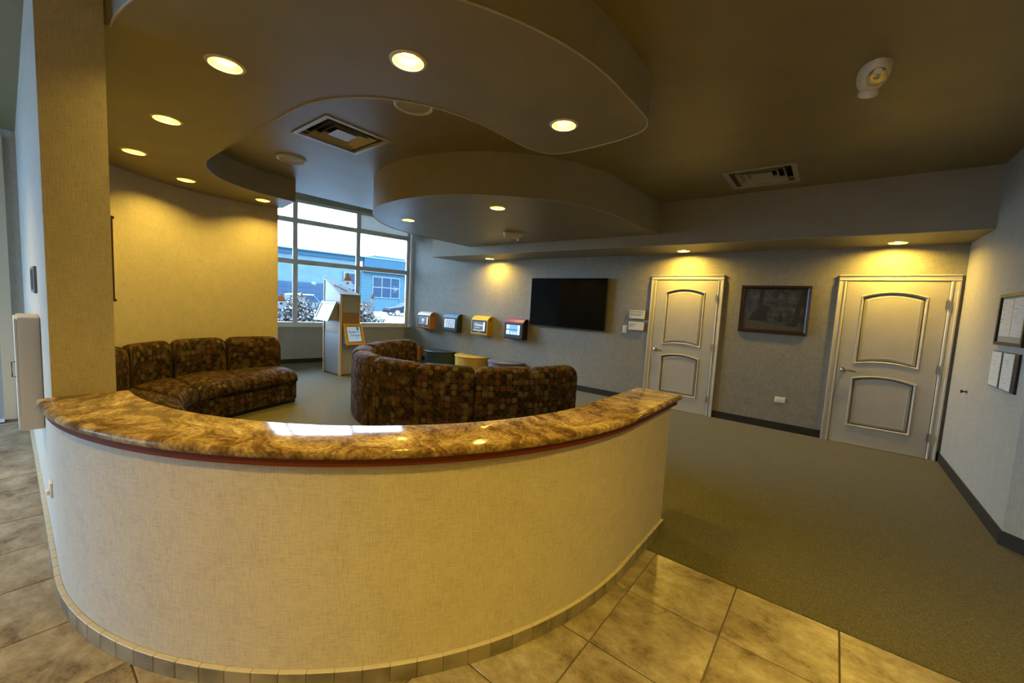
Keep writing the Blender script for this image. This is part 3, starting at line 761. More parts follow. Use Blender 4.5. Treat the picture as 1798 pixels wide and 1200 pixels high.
t3, fq, Ms = tablet(-6.215, (.55, .33, .02), (.70, .45, .03), 'bright yellow tablet box on the grey wall, third from the window', (m_gs,))
obj('side_bar', fq(.125, .168, .10, .285, .0064), m_wt, t3, local=True)
text('lettering', 'Wisdom', .075, Ms(-.13, .195), m_wt, t3); text('lettering', 'Touch to play', .024, Ms(-.12, .155), m_wt, t3)
obj('foot_bar', fq(-.168, .12, .096, .106, .0064), m_wt, t3, local=True)
t4, fq, Ms = tablet(-5.275, (.022, .012, .018), (.20, .035, .17), 'purple-topped dark tablet box on the grey wall, nearest to the television', (m_bs,))
obj('side_bar', fq(.120, .168, .095, .285, .0064), m_wt, t4, local=True)
obj('divider_bar', fq(-.170, .115, .183, .197, .0064), m_dk, t4, local=True)
obj('picture_panel', fq(-.170, -.10, .205, .28, .0064), m_wt, t4, local=True); obj('picture_panel', fq(-.170, -.10, .10, .175, .0064), m_wt, t4, local=True)
for k in range(3): obj('caption', fq(-.05+k*.055, -.02+k*.055, .10, .14, .0064), m_wt, t4, local=True)

# ---------------------------------------------------------------- half-round benches
def bench(cx, r, col, label):
    mc = grain(mat('bench_laminate', col, .4), [sc(col, .9), sc(col, 1.08)], scale=6)
    t = thing('bench', label, 'bench', (cx, 6.53, 0), 0, 'half-round benches below the tablets')
    def half(rad, a=0.): return [(rad*math.cos(PI+PI*i/28), -a+rad*math.sin(PI+PI*i/28)) for i in range(29)]
    obj('seat_body', prism([(x, y) for x, y in half(r-.022, .002)], .006, .315), mc, t, True, local=True)
    hs = [(r-.012, .315), (r, .322), (r, .338), (r-.012, .345)]
    st = [[(*q, z) for q in half(rd)] for rd, z in hs]
    V, F = loft(st, closed_section=True, caps=True)
    recalc(obj('seat_top', (V, F), mc, t, local=True))
    obj('base_band', prism(half(r-.010, .002), .006, .03), mc, t, True, local=True)
    return t
bench(-8.31, .27, (.50, .22, .03), 'orange half-round bench against the grey wall, partly behind the sofa end')
bench(-7.29, .44, (.025, .042, .045), 'dark teal half-round bench against the grey wall beside the yellow bench')
bench(-6.25, .44, (.58, .36, .04), 'yellow half-round bench against the grey wall behind the sofa')
bench(-5.25, .44, (.13, .13, .17), 'slate grey half-round bench against the grey wall, nearest to the television')

# ---------------------------------------------------------------- kiosk
m_ply = grain(mat('plywood', (.42, .28, .14), .5), [(.20, .125, .06), (.28, .185, .09)], scale=4, stretch=(2, 2, 18))
m_pale_ply = grain(mat('pale_plywood_edge', (.5, .4, .28), .5), [(.46, .37, .25), (.56, .46, .33)], scale=5, stretch=(20, 20, 2))
m_metal = mat('brushed_aluminium_panel', (.30, .315, .33), .4, .3)
m_kw = mat('white_laminate', (.27, .285, .30), .45)
kL, kF, kR = Vector((-7.775, 3.87, 0)), Vector((-7.16, 3.87, 0)), Vector((-7.16, 4.24, 0))
zl, zf = 1.85, 1.54
ks = thing('kiosk', 'free-standing information kiosk with sloping white top, plywood bands and metal panels by the window', 'kiosk', (-7.35, 4.0, 0))
def quadbox(a, b, nrm, z0a, z1a, z0b, z1b, t):
    """upright panel between floor points a and b, thickness t along nrm"""
    v = [Vector((a.x, a.y, z0a)), Vector((b.x, b.y, z0b)), Vector((b.x, b.y, z1b)), Vector((a.x, a.y, z1a))]
    v = v+[q+nrm*t for q in v]
    return [tuple(q) for q in v], [(0, 1, 2, 3), (4, 7, 6, 5), (0, 4, 5, 1), (1, 5, 6, 2), (2, 6, 7, 3), (3, 7, 4, 0)]
nL = Vector((0, -1, 0)); nR = Vector((1, 0, 0))
def lerp(a, b, t): return a+(b-a)*t
def zl_at(t): return zl+(zf-zl)*t
# carcass
v = [(kL.x+.01, kL.y+.01, .005), (kF.x-.01, kF.y+.01, .005), (kR.x-.01, kR.y-.01, .005), (kL.x+.01, kL.y+.01, zl-.02), (kF.x-.01, kF.y+.01, zf-.02), (kR.x-.01, kR.y-.01, zf-.02)]
recalc(obj('carcass', (v, [(0, 1, 2), (3, 5, 4), (0, 3, 4, 1), (1, 4, 5, 2), (2, 5, 3, 0)]), m_ply, ks))
def panel(name, A, B, nn, ta, tb, z0, z1, m, t=.012, slope=None):
    a, b = lerp(A, B, ta), lerp(A, B, tb)
    za, zb = (z1, z1) if slope is None else (slope(ta), slope(tb))
    recalc(obj(name, quadbox(a, b, nn, z0, za, z0, zb, t), m, ks))
panel('lower_panel', kL, kF, nL, .06, .94, .03, .80, m_metal)
panel('wood_band', kL, kF, nL, .06, .94, .805, 1.40, m_ply, .008)
panel('upper_panel', kL, kF, nL, .06, .94, 1.405, 0, m_kw, .012, lambda t: zl_at(t)-.03)
panel('lower_panel', kF, kR, nR, .08, .94, .03, .60, m_metal)
panel('wood_band', kF, kR, nR, .08, .94, .605, 1.19, m_ply, .008)
panel('upper_panel', kF, kR, nR, .08, .94, 1.195, 1.51, m_metal, .012)
obj('post', box(kL.x-.01, kL.x+.02, kL.y-.022, kL.y+.02, .005, zl-.015), m_pale_ply, ks)
obj('post', box(kF.x-.022, kF.x+.016, kF.y-.022, kF.y+.022, .005, zf-.012), m_pale_ply, ks)
obj('post', box(kR.x-.02, kR.x+.018, kR.y-.012, kR.y+.014, .005, zf-.012), m_pale_ply, ks)
tp = [Vector((kL.x-.015, kL.y-.028, zl)), Vector((kF.x+.022, kF.y-.028, zf)), Vector((kR.x+.022, kR.y+.02, zf)), Vector((kL.x-.015, kL.y+.03, zl))]
tp2 = [q-Vector((0, 0, .018)) for q in tp]
recalc(obj('sloping_top', ([tuple(q) for q in tp+tp2], [(0, 1, 2, 3), (7, 6, 5, 4), (0, 4, 5, 1), (1, 5, 6, 2), (2, 6, 7, 3), (3, 7, 4, 0)]), m_kw, ks))
a, b = tp[0].lerp(tp[1], .45).lerp(tp[3].lerp(tp[2], .45), .35), tp[0].lerp(tp[1], .80).lerp(tp[3].lerp(tp[2], .80), .6)
obj('slot', tube([tuple(a+Vector((0, 0, .001))), tuple(b+Vector((0, 0, .001)))], .006, 6), m_dk, ks)
def kiosk_tablet(origin, ux, nn, w_, zt, zb, ot, ob, mframe, mscreen, lab):
    """tilted box, top edge at zt standing ot out of the face, bottom at zb standing ob out"""
    o_, ux, nn = Vector(origin), Vector(ux), Vector(nn)
    def P(u, z, off):
        k = (z-zb)/(zt-zb); return o_+ux*u+nn*(ob+(ot-ob)*k+off)+Vector((0, 0, z))
    v = [P(0, zt, 0), P(w_, zt, 0), P(w_, zb, 0), P(0, zb, 0)]
    bk = [o_+ux*.02+Vector((0, 0, zt-.02)), o_+ux*(w_-.02)+Vector((0, 0, zt-.02)), o_+ux*(w_-.02)+Vector((0, 0, zb+.0)), o_+ux*.02+Vector((0, 0, zb+.0))]
    b_ = recalc(obj('tablet_housing', ([tuple(q) for q in v+bk], [(0, 1, 2, 3), (7, 6, 5, 4), (0, 4, 5, 1), (1, 5, 6, 2), (2, 6, 7, 3), (3, 7, 4, 0)]), m_kw if mframe is None else m_metal, ks, label=lab))
    mf = mframe or m_kw; fw = .035
    st = [(0, 0, w_, zb, zt, .012)]
    F_ = []
    for ua, ub, za, zb_ in ((-.01, fw, zb-.01, zt+.01), (w_-fw, w_+.01, zb-.01, zt+.01), (fw, w_-fw, zt-fw, zt+.01), (fw, w_-fw, zb-.01, zb+fw)):
        q = [P(ua, za, .0), P(ub, za, .0), P(ub, zb_, .0), P(ua, zb_, .0)]; q2 = [P(ua, za, .018), P(ub, za, .018), P(ub, zb_, .018), P(ua, zb_, .018)]
        F_.append(([tuple(x) for x in q+q2], [(3, 2, 1, 0), (4, 5, 6, 7), (0, 1, 5, 4), (1, 2, 6, 5), (2, 3, 7, 6), (3, 0, 4, 7)]))
    recalc(obj('tablet_frame', join(*F_), mf, b_))
    q = [P(fw, zb+fw, .006), P(w_-fw, zb+fw, .006), P(w_-fw, zt-fw, .006), P(fw, zt-fw, .006)]
    obj('tablet_bezel', ([tuple(x) for x in q], [(0, 1, 2, 3)]), m_bezel if mframe else m_sill, b_)
    e = fw+.012; q = [P(e, zb+e, .009), P(w_-e, zb+e, .009), P(w_-e, zt-e, .009), P(e, zt-e, .009)]
    obj('tablet_screen', ([tuple(x) for x in q], [(0, 1, 2, 3)]), mscreen, b_)
    zdir = (P(0, zt, 0)-P(0, zb, 0)).normalized()
    return b_, P, zdir
m_frost = mat('frosted_blue_screen', (.12, .18, .22), .35, emis=(.25, .45, .62), estr=.2)
hb, Pq, zd = kiosk_tablet((-7.73, 3.858, 0), (1, 0, 0), (0, -1, 0), .53, 1.385, 1.045, .05, .20, None, m_frost, 'white tilted tablet housing with pale blue screen')
obj('logo_mark', ([tuple(Pq(u, z, .011)) for u, z in ((.44, 1.085), (.455, 1.085), (.46, 1.12), (.447, 1.135), (.435, 1.105))], [(0, 1, 2, 3, 4)]), m_dk, hb)
m_ks = mat('kiosk_blue_screen', (.30, .45, .66), .3, emis=(.30, .47, .72), estr=.55)
hb, Pq, zd = kiosk_tablet((-7.148, 3.895, 0), (0, 1, 0), (1, 0, 0), .36, .985, .62, .04, .17, mat('yellow_frame', (.55, .30, .02), .4), m_ks, 'yellow-framed tilted tablet housing')
m_txt = mat('navy_print', (.05, .10, .22), .6)
def tmat(u, z):
    M_ = Matrix.Identity(4); ux = Vector((0, 1, 0)); nn = ux.cross(zd); p = Pq(u, z, .011)
    for i in range(3): M_[i][0] = ux[i]; M_[i][1] = zd[i]; M_[i][2] = nn[i]; M_[i][3] = p[i]
    return M_
text('lettering', "Ryder's", .062, tmat(.075, .825), m_txt, hb); text('lettering', 'Dentistry', .058, tmat(.10, .765), m_txt, hb); text('lettering', '. game', .024, tmat(.19, .735), m_txt, hb)
obj('logo_mark', ([tuple(Pq(u, z, .011)) for u, z in ((.235, .92), (.25, .935), (.275, .93), (.28, .90), (.268, .865), (.262, .845), (.25, .88))], [tuple(range(7))]), m_txt, hb)

# ---------------------------------------------------------------- signs, plates, pictures on the far wall
def plate_sign(x0, x1, z0, z1, lab, lines):
    t = thing('wall_sign', lab, 'sign', ((x0+x1)/2, 6.53, z0))
    obj('backing', box(x0+.006, x1-.004, 6.506, 6.53, z0-.006, z1-.004), m_black, t)
    obj('face', bbox(x0, x1, 6.498, 6.508, z0, z1, b=.002, seg=1), m_sign, t)
    for s_, size, x, z in lines:
        text('lettering', s_, size, Matrix.Translation((x, 6.4975, z)) @ Matrix.Rotation(PI/2, 4, 'X'), m_ink, t)
    return t
plate_sign(-2.692, -2.434, 1.392, 1.530, 'small white two-part sign beside the left door, the upper plate with a bold heading',
           [('CLINIC  ENTRANCE', .0255, -2.682, 1.498), ('Please enter at the front desk', .0165, -2.686, 1.465), ('and ask  for the dental team', .0165, -2.686, 1.443), ('inside.', .0165, -2.686, 1.421)])
plate_sign(-2.694, -2.436, 1.202, 1.340, 'small white sign beside the left door, the lower plate with three short lines of text',
           [('No food or drink', .018, -2.680, 1.300), ('beyond this', .018, -2.680, 1.277), ('point', .018, -2.680, 1.254)])
sw = thing('light_switch', 'white light switch plate beside the lower sign', 'switch', (-2.76, 6.53, 1.2))
obj('plate', bbox(-2.803, -2.722, 6.522, 6.53, 1.142, 1.268, b=.003, seg=1), m_plate, sw)
obj('rocker', bbox(-2.778, -2.747, 6.517, 6.524, 1.172, 1.238, b=.002, seg=1), m_plate, sw)
ou = thing('wall_outlet', 'white horizontal wall outlet low on the grey wall between the doors', 'outlet', (-.485, 6.53, .415))
obj('plate', bbox(-.546, -.424, 6.522, 6.53, .378, .456, b=.003, seg=1), m_plate, ou)
for x in (-.512, -.458): obj('socket', join(bbox(x-.018, x+.018, 6.518, 6.524, .400, .434, b=.004, seg=1)), m_plate, ou)

def picture(lab):
    t = thing('framed_picture', lab, 'picture', (-.67, 6.53, 1.3))
    x0, x1, z0, z1 = -1.078, -.271, 1.308, 1.958
    mf = mat('dark_walnut_frame', (.022, .010, .006), .3)
    w_ = .05
    prof = [(0, 0), (0, -.022), (.008, -.030), (.03, -.026), (w_-.01, -.016), (w_, -.012), (w_, 0)]
    st = []
    for cx_, cz_, sx_, sz_ in ((x0, z0, 1, 1), (x1, z0, -1, 1), (x1, z1, -1, -1), (x0, z1, 1, -1)):
        st.append([(cx_+sx_*u, 6.53+y, cz_+sz_*u) for u, y in prof])
    v, F = loft(st+[st[0]], closed_section=True, caps=False)
    recalc(obj('frame', (v, F), mf, t))
    # dim woodland print: painterly noise, with trunks and two dark animal shapes cut as thin print layers
    m = mat('woodland_print', (.05, .05, .04), .35); nt = m.node_tree; b = nt.nodes['Principled BSDF']; L = nt.links.new
    tcn = N(nt, 'ShaderNodeTexCoord'); gx = N(nt, 'ShaderNodeTexNoise'); gx.inputs['Scale'].default_value = 7; gx.inputs['Detail'].default_value = 9; gx.inputs['Roughness'].default_value = .7
    L(tcn.outputs['Generated'], gx.inputs['Vector'])
    gr = N(nt, 'ShaderNodeValToRGB'); e = gr.color_ramp.elements; e[0].position = .36; e[1].position = .72; e[0].color = (.012, .013, .009, 1); e[1].color = (.20, .18, .13, 1)
    q = e.new(.52); q.color = (.05, .052, .042, 1)
    # lighter clearing in the middle of the print
    dst = N(nt, 'ShaderNodeVectorMath', operation='DISTANCE'); dst.inputs[1].default_value = (.42, .5, .72); L(tcn.outputs['Generated'], dst.inputs[0])
    mr = N(nt, 'ShaderNodeMapRange'); mr.inputs[1].default_value = .1; mr.inputs[2].default_value = .6; mr.inputs[3].default_value = .13; mr.inputs[4].default_value = -.06; L(dst.outputs['Value'], mr.inputs[0])
    ad = N(nt, 'ShaderNodeMath', operation='ADD'); L(gx.outputs['Fac'], ad.inputs[0]); L(mr.outputs[0], ad.inputs[1]); L(ad.outputs[0], gr.inputs[0]); L(gr.outputs[0], b.inputs['Base Color'])
    cv = obj('print', box(x0+w_-.004, x1-w_+.004, 6.521, 6.526, z0+w_-.004, z1-w_+.004), m, t)
    md_ = mat('print_dark', (.012, .010, .007), .5); ml = mat('print_ground', (.055, .05, .036), .5)
    def flat(nm, P, mm, d): obj(nm, ([(x0+w_+u*(x1-x0-2*w_), 6.5208-d, z0+w_+vv*(z1-z0-2*w_)) for u, vv in P], [tuple(range(len(P)))]), mm, cv)
    flat('print_shape', [(0, 0), (1, 0), (1, .12), (.8, .10), (.6, .14), (.45, .16), (.3, .22), (.1, .2), (0, .3)], ml, .0004)
    flat('print_shape', [(.24, .25), (.30, .25), (.31, .7), (.335, 1), (.26, 1), (.255, .6)], md_, .0006)
    flat('print_shape', [(.80, .1), (.90, .1), (.93, .5), (.99, .98), (.93, 1), (.86, .6)], md_, .0006)
    flat('print_shape', [(.10, .26), (.16, .40), (.26, .52), (.34, .62), (.42, .58), (.44, .50), (.40, .40), (.42, .22), (.30, .20), (.20, .22)], md_, .0008)
    flat('print_shape', [(.60, .20), (.57, .28), (.595, .34), (.60, .40), (.635, .41), (.66, .33), (.68, .24), (.66, .20)], md_, .0008)
picture('dim woodland picture in a dark frame on the wall between the two white doors')

# right wall frames
m_paper = grain(mat('printed_paper', (.55, .55, .52), .7), [(.40, .40, .38), (.58, .58, .55), (.62, .62, .59)], scale=1, stretch=(1, 7, 150), lo=.35, hi=.55)
fr_ = thing('framed_document', 'large black-framed document on the pale right wall, above the black holder', 'picture', (1.06, 4.8, 1.4))
y0, y1, z0, z1 = 4.46, 5.105, 1.395, 1.80
for a in (box(1.035, 1.06, y1-.03, y1, z0, z1), box(1.035, 1.06, y0, y0+.03, z0, z1), box(1.035, 1.06, y0+.03, y1-.03, z0, z0+.025), box(1.035, 1.06, y0+.03, y1-.03, z1-.025, z1)):
    obj('frame_bar', a, m_black, fr_)
obj('mat_board', box(1.050, 1.058, y0+.03, y1-.03, z0+.025, z1-.025), mat('mat_board_grey', (.30, .30, .27), .7), fr_)
obj('document', box(1.047, 1.050, 4.80, 5.055, z0+.07, z1-.04), m_paper, fr_); obj('document', box(1.047, 1.050, 4.52, 4.79, z0+.07, z1-.04), m_paper, fr_)
dc = thing('document_holder', 'black holder with two white printed sheets below the framed document, right wall', 'document holder', (1.06, 4.8, 1.06))
obj('backing', box(1.045, 1.06, 4.50, 5.105, 1.055, 1.345), m_black, dc)
obj('sheet', box(1.041, 1.045, 4.865, 5.10, 1.062, 1.340), m_paper, dc); obj('sheet', box(1.041, 1.045, 4.575, 4.815, 1.062, 1.340), m_paper, dc)
kb = thing('door_stop', 'small chrome door bumper on the pale right wall', 'door stop', (1.06, 5.78, .903))
obj('rose', xf(lathe([(.02, 0), (.02, .004), (.010, .008), (0, .008)], 16), Matrix.Translation((1.06, 5.78, .903)) @ Matrix.Rotation(-PI/2, 4, 'Y')), m_chrome, kb, True)
obj('bumper', xf(lathe([(.008, .006), (.008, .03), (.016, .034), (.016, .045), (0, .048)], 16), Matrix.Translation((1.06, 5.78, .903)) @ Matrix.Rotation(-PI/2, 4, 'Y')), mat('dark_rubber', (.02, .02, .02), .6), kb, True)
# frame on the inner side of the partition
pf = thing('framed_notice', 'thin dark-framed notice on the inner side of the pillar wall, seen edge-on', 'picture', (-3.2, .338, 1.4))
for a in (box(-2.925, -2.917, .338, .353, 1.41, 1.845), box(-3.55, -3.535, .338, .364, 1.41, 1.845), box(-3.535, -2.925, .338, .360, 1.41, 1.422), box(-3.535, -2.925, .338, .360, 1.833, 1.845)):
    obj('frame_bar', a, mat('thin_brown_frame', (.05, .025, .01), .4), pf)
obj('notice', box(-3.535, -2.925, .340, .353, 1.422, 1.833), m_paper, pf)

# ---------------------------------------------------------------- corridor side of the partition
cb = thing('wall_cabinet', 'tall white wall cabinet on the corridor side of the pillar wall', 'cabinet', (-3.65, .1, .63))
obj('cabinet_body', bbox(-3.98, -3.56, .030, .118, .632, 1.285, b=.010, seg=2), mat('cabinet_white', (.66, .60, .52), .4), cb, True)
obj('cabinet_door', bbox(-3.975, -3.565, .020, .032, .640, 1.277, b=.005, seg=2), mat('cabinet_door_white', (.68, .62, .54), .4), cb, True)
obj('handle', tube([(-3.60, .021, 1.03), (-3.60, .006, 1.03), (-3.60, .006, .945), (-3.60, .021, .945)], .003, 6), m_black, cb, label='thin black bar handle')
th = thing('wall_plate', 'small dark plate on the corridor side of the pillar wall', 'plate', (-3.95, .118, 1.43))
obj('plate', bbox(-4.15, -3.70, .104, .118, 1.42, 1.58, b=.002, seg=1), mat('plate_grey', (.16, .16, .16), .5), th)
obj('plate_window', box(-4.10, -3.75, .1025, .1045, 1.44, 1.56), m_black, th)
hk = thing('wall_outlet', 'white outlet low on the corridor face of the counter wall', 'outlet', (-3.15, .118, .40))
obj('plate', bbox(-3.20, -3.12, .107, .118, .36, .44, b=.002, seg=1), m_plate, hk)
obj('plug', bbox(-3.175, -3.145, .094, .108, .37, .395, b=.003, seg=1), m_plate, hk)

# ---------------------------------------------------------------- ceiling vents, speakers, emergency lights
m_vent = mat('vent_enamel', (.36, .33, .26), .35)
def make_vent(loc, lab):
    t = thing('ceiling_vent', lab, 'ceiling vent', loc, 0, 'square ceiling vents')
    def ringv(levels): return loft([[(sx*h, sy*h, z) for sx, sy in ((-1, -1), (1, -1), (1, 1), (-1, 1))] for h, z in levels], caps=False)
    obj('frame', ringv([(.325, 0), (.325, -.008), (.285, -.008), (.278, .004), (.268, .05)]), m_vent, t, local=True)
    obj('louver', ringv([(.225, -.002), (.225, -.006), (.190, .040), (.190, .044), (.225, -.002)]), m_vent, t, local=True)
    obj('louver', ringv([(.160, .004), (.160, .000), (.128, .040), (.128, .044), (.160, .004)]), m_vent, t, local=True)
    obj('center_plate', (ringv([(.100, .012), (.100, .008)])[0], ringv([(.100, .012), (.100, .008)])[1]+[(4, 5, 6, 7), (0, 3, 2, 1)]), m_vent, t, local=True)
    b_ = ringv([(.274, .012), (.274, .10)])
    obj('duct_box', (b_[0], b_[1]+[(4, 5, 6, 7)]), m_black, t, local=True)
    return t
v0 = make_vent((*VENTS[0], ZC), 'square ceiling vent between the two bulkheads, lit blue from the window')
dup(v0, (*VENTS[1], ZC), 0, 'square ceiling vent near the long bulkhead above the doors')
m_spk = mat('speaker_paint', (.34, .31, .25), .5)
def make_speaker(loc, lab):
    t = thing('ceiling_speaker', lab, 'speaker', loc, 0, 'round ceiling speakers')
    obj('ring', lathe([(.152, 0), (.150, -.016), (.138, -.022), (.126, -.014), (.124, -.004)], 36, capend=False), mat('speaker_ring', (.60, .58, .52), .35), t, True, local=True)
    obj('grille', lathe([(.126, -.006), (.09, -.010), (.0, -.012)], 36, capend=False), m_spk, t, True, local=True)
    return t
q = make_speaker((-2.71, 2.03, ZC), 'round ceiling speaker beside the edge of the curved bulkhead above the sofa')
dup(q, (-4.94, 2.06, ZC), 0, 'round ceiling speaker toward the window, beyond the square vent')
def make_emergency(loc, rz, lab):
    t = thing('emergency_light', lab, 'emergency light', loc, rz, 'twin-lamp emergency lights')
    mw = mat('emergency_white', (.66, .62, .52), .4)
    # housing: rounded boat shape
    st = []
    for k in range(15):
        u = -1+2*k/14; hw = .078*math.sqrt(max(.02, 1-abs(u)**2.6)); h = .085*math.sqrt(max(.04, 1-abs(u)**3))
        st.append([(u*.155, hw*math.cos(a), -h*abs(math.sin(a))**.8 if math.sin(a) < 0 else -.001) for a in [PI+PI*j/12 for j in range(13)]])
    obj('housing', loft(st), mw, t, True, local=True)
    for s_ in (-1, 1):
        Mh = Matrix.Translation((s_*.098, 0, -.070)) @ Matrix.Rotation(s_*math.radians(-48), 4, 'Y')
        hd = obj('lamp_head', xf(lathe([(.0, .03), (.035, .025), (.052, .0), (.054, -.014), (.048, -.018)], 24, capend=False), Mh), mw, t, True, local=True)
        obj('lamp_lens', xf(lathe([(.048, -.014), (.03, -.006), (.012, -.008), (0, -.016)], 20, capend=False), Mh), mat('lamp_lens_glass', (.5, .5, .47), .12, .85), hd, True, local=True)
    return t
q = make_emergency((.035, 3.30, ZC), math.radians(97), 'white twin-lamp emergency light on the plain ceiling at the upper right')
dup(q, (-3.93, 4.84, 2.59), math.radians(40), 'white twin-lamp emergency light under the round bulkhead, far side')

# ---------------------------------------------------------------- window clings
def cling(s_, z, k, lab, hat, kind='gnome'):
    t = thing('window_cling', lab, 'window cling', wp(s_, -.04, z))
    off = -.0445
    def F2(P, mm, nm, o_): obj(nm, ([wp(s_-x*k, off+o_, z+y*k) for x, y in P]+[wp(s_-x*k, off+o_+.0008, z+y*k) for x, y in P], [tuple(range(len(P)))[::-1], tuple(range(len(P), 2*len(P)))]), mm, t)
    mw = see_light(mat('cling_white', (.6, .62, .64), .6), .7); mh = see_light(mat('cling_hat', sc(hat, .9), .6), .7)
    if kind == 'gnome':
        F2([(.5*math.cos(a), .42*math.sin(a)-.1) for a in [2*PI*i/18 for i in range(18)]], mw, 'beard', 0)
        F2([(-.42, .22), (.42, .22), (.12, .8), (0, 1.05), (-.10, .8)], mh, 'hat', .001)
        F2([(.13*math.cos(a), .10*math.sin(a)+.0) for a in [2*PI*i/12 for i in range(12)]], see_light(mat('cling_nose', (.4, .25, .14), .6), .7), 'nose', .002)
    else:
        P = []
        for i in range(12):
            a = 2*PI*i/12; r_ = .5 if i % 2 == 0 else .16; P.append((r_*math.cos(a), r_*math.sin(a)))
        F2(P, mw, 'flake', 0)
def s_at(x, y): return (WC-Vector((x, y, 0))).dot(WD)
cling(s_at(-9.079, 3.61), 1.28, .22, 'white bearded gnome cling in the narrow left window pane', (.45, .25, .10))
cling(s_at(-9.02, 4.0), 1.40, .13, 'small gnome cling low in the middle window pane above the hedge', (.40, .30, .22))
cling(s_at(-8.867, 4.96), 1.81, .24, 'gnome cling with a red and yellow hat above the kiosk top', (.36, .20, .09))
cling(s_at(-8.787, 5.47), 1.21, .19, 'pale gnome cling low in the right window pane before the shrub', (.50, .46, .42))
cling(s_at(-8.772, 5.56), 1.45, .14, 'small gnome cling in the right window pane, above the pale one', (.42, .28, .20))
cling(s_at(-8.681, 6.14), 1.74, .20, 'white snowflake cling in the right window pane', (.8, .8, .8), 'flake')

# ---------------------------------------------------------------- outside
m_snow = grain(mat('snowy_ground', (.6, .63, .66), .9, spec=.1), [(.025, .035, .045), (.07, .09, .105), (.20, .22, .235)], scale=.35, detail=8, lo=.35, hi=.6)
struct('ground', box(-90, -9.35, -40, 95, -.5, -.30), m_snow)
struct('ground_front', box(-30, 30, -60, -3.45, -.5, -.02), mat('lobby_pavement', (.45, .46, .48), .9))
# building across the street, parallel to the glass
bd = Vector((.156, .988, 0)).normalized(); bn = Vector((bd.y, -bd.x, 0)); bo = Vector((-49.9, 27.1, 0))
def bb(s0, s1, o0, o1, z0, z1):
    v = []
    for z in (z0, z1):
        for o_ in (o0, o1):
            for s_ in (s0, s1):
                p = bo+bd*s_+bn*o_; v.append((p.x, p.y, z))
    return v, [(0, 2, 3, 1), (4, 5, 7, 6), (0, 1, 5, 4), (2, 6, 7, 3), (0, 4, 6, 2), (1, 3, 7, 5)]
m_b1 = grain(mat('building_block', (.02, .045, .07), .85), [(.013, .033, .044), (.017, .042, .054)], scale=1, stretch=(1, 1, 3))
m_b2 = mat('building_dark_band', (.009, .027, .042), .8, spec=.1); m_b3 = mat('clapboard', (.018, .043, .055), .8, spec=.1); m_b4 = mat('dark_window_glass', (.006, .014, .026), .4, spec=.05)
m_bw = mat('building_trim_white', (.05, .07, .085), .7, spec=.1)
bld = thing('commercial_building', 'long low blue-grey building with a parapet and clapboard front across the parking lot', 'building', (-52, 25, -.3))
obj('wall', bb(-22, 2.0, -9, 0, -.3, 6.5), m_b1, bld); obj('wall', bb(2.0, 24, -9, .0, -.3, 5.1), m_b3, bld)
obj('parapet', bb(-22.2, 3.2, -.1, .25, 6.2, 6.75), m_b2, bld); obj('fascia', bb(2.6, 24, -.1, .6, 4.9, 6.7), m_b2, bld); obj('coping', bb(-22.2, 24, -.2, .65, 6.75, 6.9), m_bw, bld)
obj('roof_unit', bb(4.2, 8.7, -3, .0, 6.9, 7.25), m_b3, bld)
gd = obj('garage_door', bb(-8.3, -2.0, .01, .12, -.3, 2.95), m_b2, bld)
for k in range(5): obj('door_panel', bb(-8.2, -2.1, .12, .16, -.25+k*.64, .33+k*.64), mat('garage_panel', (.009, .020, .036), .7, spec=.1), gd)
for k in range(14): obj('siding_board', bb(2.4, 4.0, .0, .06, .9+k*.28, 1.15+k*.28), m_b3, bld)
for k in range(14): obj('siding_board', bb(7.9, 24, .0, .06, .9+k*.28, 1.15+k*.28), m_b3, bld)
wf = obj('window', bb(3.95, 7.95, .02, .12, 1.55, 4.45), m_bw, bld)
for i in range(3):
    for j in range(2): obj('pane', bb(4.08+i*1.29, 5.22+i*1.29, .12, .16, 1.68+j*1.38, 2.92+j*1.38), m_b4, wf)
sg = obj('sign_board', bb(.1, 2.2, .05, .15, 2.9, 4.7), m_bw, bld)
obj('sign_picture', bb(.3, 2.0, .15, .18, 3.1, 4.5), m_b4, sg)
wf = obj('window', bb(.1, 2.2, .02, .12, .6, 2.7), m_bw, bld)
for i in range(2): obj('pane', bb(.22+i*1.0, 1.1+i*1.0, .12, .16, .75, 2.55), m_b4, wf)
lp = thing('street_lamp', 'white globe street lamp in front of the building', 'street lamp', tuple(bo+bd*-4.3+bn*3+Vector((0, 0, -.3))))
obj('pole', xf(lathe([(.06, 0), (.05, 2.7), (.10, 2.72), (.10, 2.8)], 10), Matrix.Translation(lp.location)), m_b2, lp)
obj('globe', xf(lathe([(.05, 2.8), (.20, 2.88), (.28, 3.05), (.20, 3.24), (0, 3.32)], 14, capend=False), Matrix.Translation(lp.location)), m_bw, lp, True)
